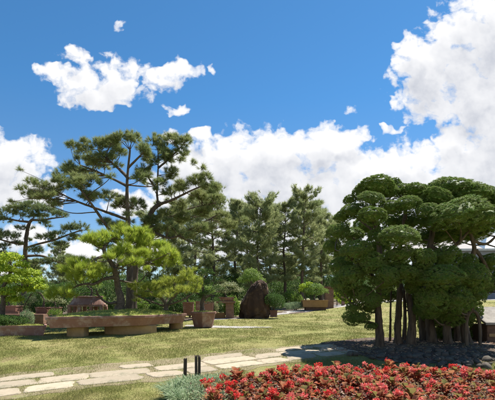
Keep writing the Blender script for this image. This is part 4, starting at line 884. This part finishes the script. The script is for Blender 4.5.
gname.interface.new_socket('Vector', in_out='INPUT', socket_type='NodeSocketVector'); gname.interface.new_socket('Fine', in_out='INPUT', socket_type='NodeSocketFloat'); gname.interface.new_socket('Density', in_out='OUTPUT', socket_type='NodeSocketFloat')
gi = gname.nodes.new('NodeGroupInput'); go = gname.nodes.new('NodeGroupOutput'); gt = gname
def gnoise(scale, detail, rough, out_i=0, vec=None, off=(0, 0, 0)):
    n_ = gt.nodes.new('ShaderNodeTexNoise'); n_.noise_dimensions = '2D'; n_.inputs['Scale'].default_value = scale; n_.inputs['Detail'].default_value = detail; n_.inputs['Roughness'].default_value = rough
    gt.links.new(vmath(gt, 'ADD', vec if vec is not None else gi.outputs[0], off), n_.inputs['Vector']); return n_.outputs[out_i]
wv = vmath(gt, 'MULTIPLY', vmath(gt, 'SUBTRACT', gnoise(3.2, 3, .6, 1), (.5, .5, .5)), (.36, .26, 0))
pv = vmath(gt, 'ADD', gi.outputs[0], wv)
wisp = vmath(gt, 'MULTIPLY', pv, (.6, 1.25, 1))
dens = None
for bl_ in BL:
    bu, bv, ru, rv = bl_[:4]; wt = bl_[4] if len(bl_) > 4 else 1.0
    q_ = vmath(gt, 'MULTIPLY', vmath(gt, 'SUBTRACT', pv, (bu / 100, bv / 100, 0)), (100 / ru, 100 / rv, 0))
    e_ = math_(gt, 'SUBTRACT', wt, vmath(gt, 'DOT_PRODUCT', q_, q_)); e_ = math_(gt, 'MAXIMUM', e_, -2.0)
    dens = e_ if dens is None else math_(gt, 'SMOOTH_MAX', dens, e_, .35)
fb = math_(gt, 'SUBTRACT', gnoise(4.2, 7, .56, 0, None, (3, 7, 0)), .5)
vo = gt.nodes.new('ShaderNodeTexVoronoi'); vo.voronoi_dimensions = '2D'; vo.feature = 'SMOOTH_F1'; vo.inputs['Scale'].default_value = 6.5; vo.inputs['Smoothness'].default_value = .6; vo.inputs['Detail'].default_value = 1; vo.inputs['Roughness'].default_value = .5
gt.links.new(pv, vo.inputs['Vector']); bil = math_(gt, 'MULTIPLY', math_(gt, 'SUBTRACT', .42, vo.outputs[0]), gi.outputs[1])
fb2 = math_(gt, 'MULTIPLY', math_(gt, 'SUBTRACT', gnoise(13, 5, .6, 0, wisp, (1, 2, 5)), .5), gi.outputs[1])
dens = math_(gt, 'ADD', math_(gt, 'ADD', dens, math_(gt, 'MULTIPLY', fb, math_(gt, 'MULTIPLY_ADD', gi.outputs[1], 1.7, .95))), math_(gt, 'ADD', fb2, math_(gt, 'MULTIPLY_ADD', bil, .85, .3)))
gt.links.new(dens, go.inputs[0])
tc = t.nodes.new('ShaderNodeTexCoord'); sx = t.nodes.new('ShaderNodeSeparateXYZ'); t.links.new(tc.outputs['Generated'], sx.inputs[0])
yy = math_(t, 'MAXIMUM', math_(t, 'ABSOLUTE', sx.outputs[1]), .08)
uu = math_(t, 'MULTIPLY_ADD', math_(t, 'DIVIDE', sx.outputs[0], yy), F / 100, CU / 100); vv = math_(t, 'MULTIPLY_ADD', math_(t, 'DIVIDE', sx.outputs[2], yy), -F / 100, HV / 100)
cb = t.nodes.new('ShaderNodeCombineXYZ'); t.links.new(uu, cb.inputs[0]); t.links.new(vv, cb.inputs[1])
def dgroup(vec, fine=.9):
    n_ = t.nodes.new('ShaderNodeGroup'); n_.node_tree = gname; t.links.new(vec, n_.inputs[0]); n_.inputs[1].default_value = fine; return n_.outputs[0]
d0 = dgroup(cb.outputs[0]); d1 = dgroup(vmath(t, 'ADD', cb.outputs[0], (.04, -.2, 0)), .15)
alpha = ramp(t, math_(t, 'MULTIPLY_ADD', d0, .5, .5), [(.43, 0.), (.51, .15), (.62, .6), (.82, 1.)])
thick = ramp(t, math_(t, 'MULTIPLY_ADD', d1, .4, .3), [(.46, 0.), (.72, .4), (.95, 1.)])
ccol = mixc(t, thick, (8.4, 8.4, 8.5), (4.7, 4.95, 5.6))
skyc = mixc(t, ramp(t, sx.outputs[2], [(.05, .1), (.42, 1.)]), sky.outputs[0], mixc(t, 1., sky.outputs[0], (.54, 1.06, 1.28), 'MULTIPLY'))
final = mixc(t, alpha, skyc, ccol)
t.links.new(final, bg.inputs[0]); t.links.new(bg.outputs[0], out.inputs[0])
sl = bpy.data.lights.new('sun', 'SUN'); sl.energy = 4.3; sl.angle = R(.5); sl.color = (1, .955, .88); so = bpy.data.objects.new('sun', sl); link(so)
S = Vector((math.sin(AZ) * math.cos(EL), math.cos(AZ) * math.cos(EL), math.sin(EL))); so.rotation_euler = S.to_track_quat('Z', 'Y').to_euler(); so.location = (0, 20, 30)

# ------------------------------------------------------------------ camera
cam = bpy.data.cameras.new('camera'); co = bpy.data.objects.new('camera', cam); link(co); co.location = (0, 0, EYE); co.rotation_euler = (R(90), 0, 0)
cam.sensor_width = 36; cam.lens = 36 * F / 495; cam.shift_y = 100 / 495; cam.clip_end = 2000; scene.camera = co
scene.view_settings.view_transform = 'Standard'; scene.view_settings.look = 'None'; scene.view_settings.exposure = 1.16; scene.view_settings.gamma = 1; scene.view_settings.use_curve_mapping = False
scene.render.engine = 'CYCLES'; scene.cycles.use_denoising = True; scene.cycles.max_bounces = 8; scene.cycles.transparent_max_bounces = 8
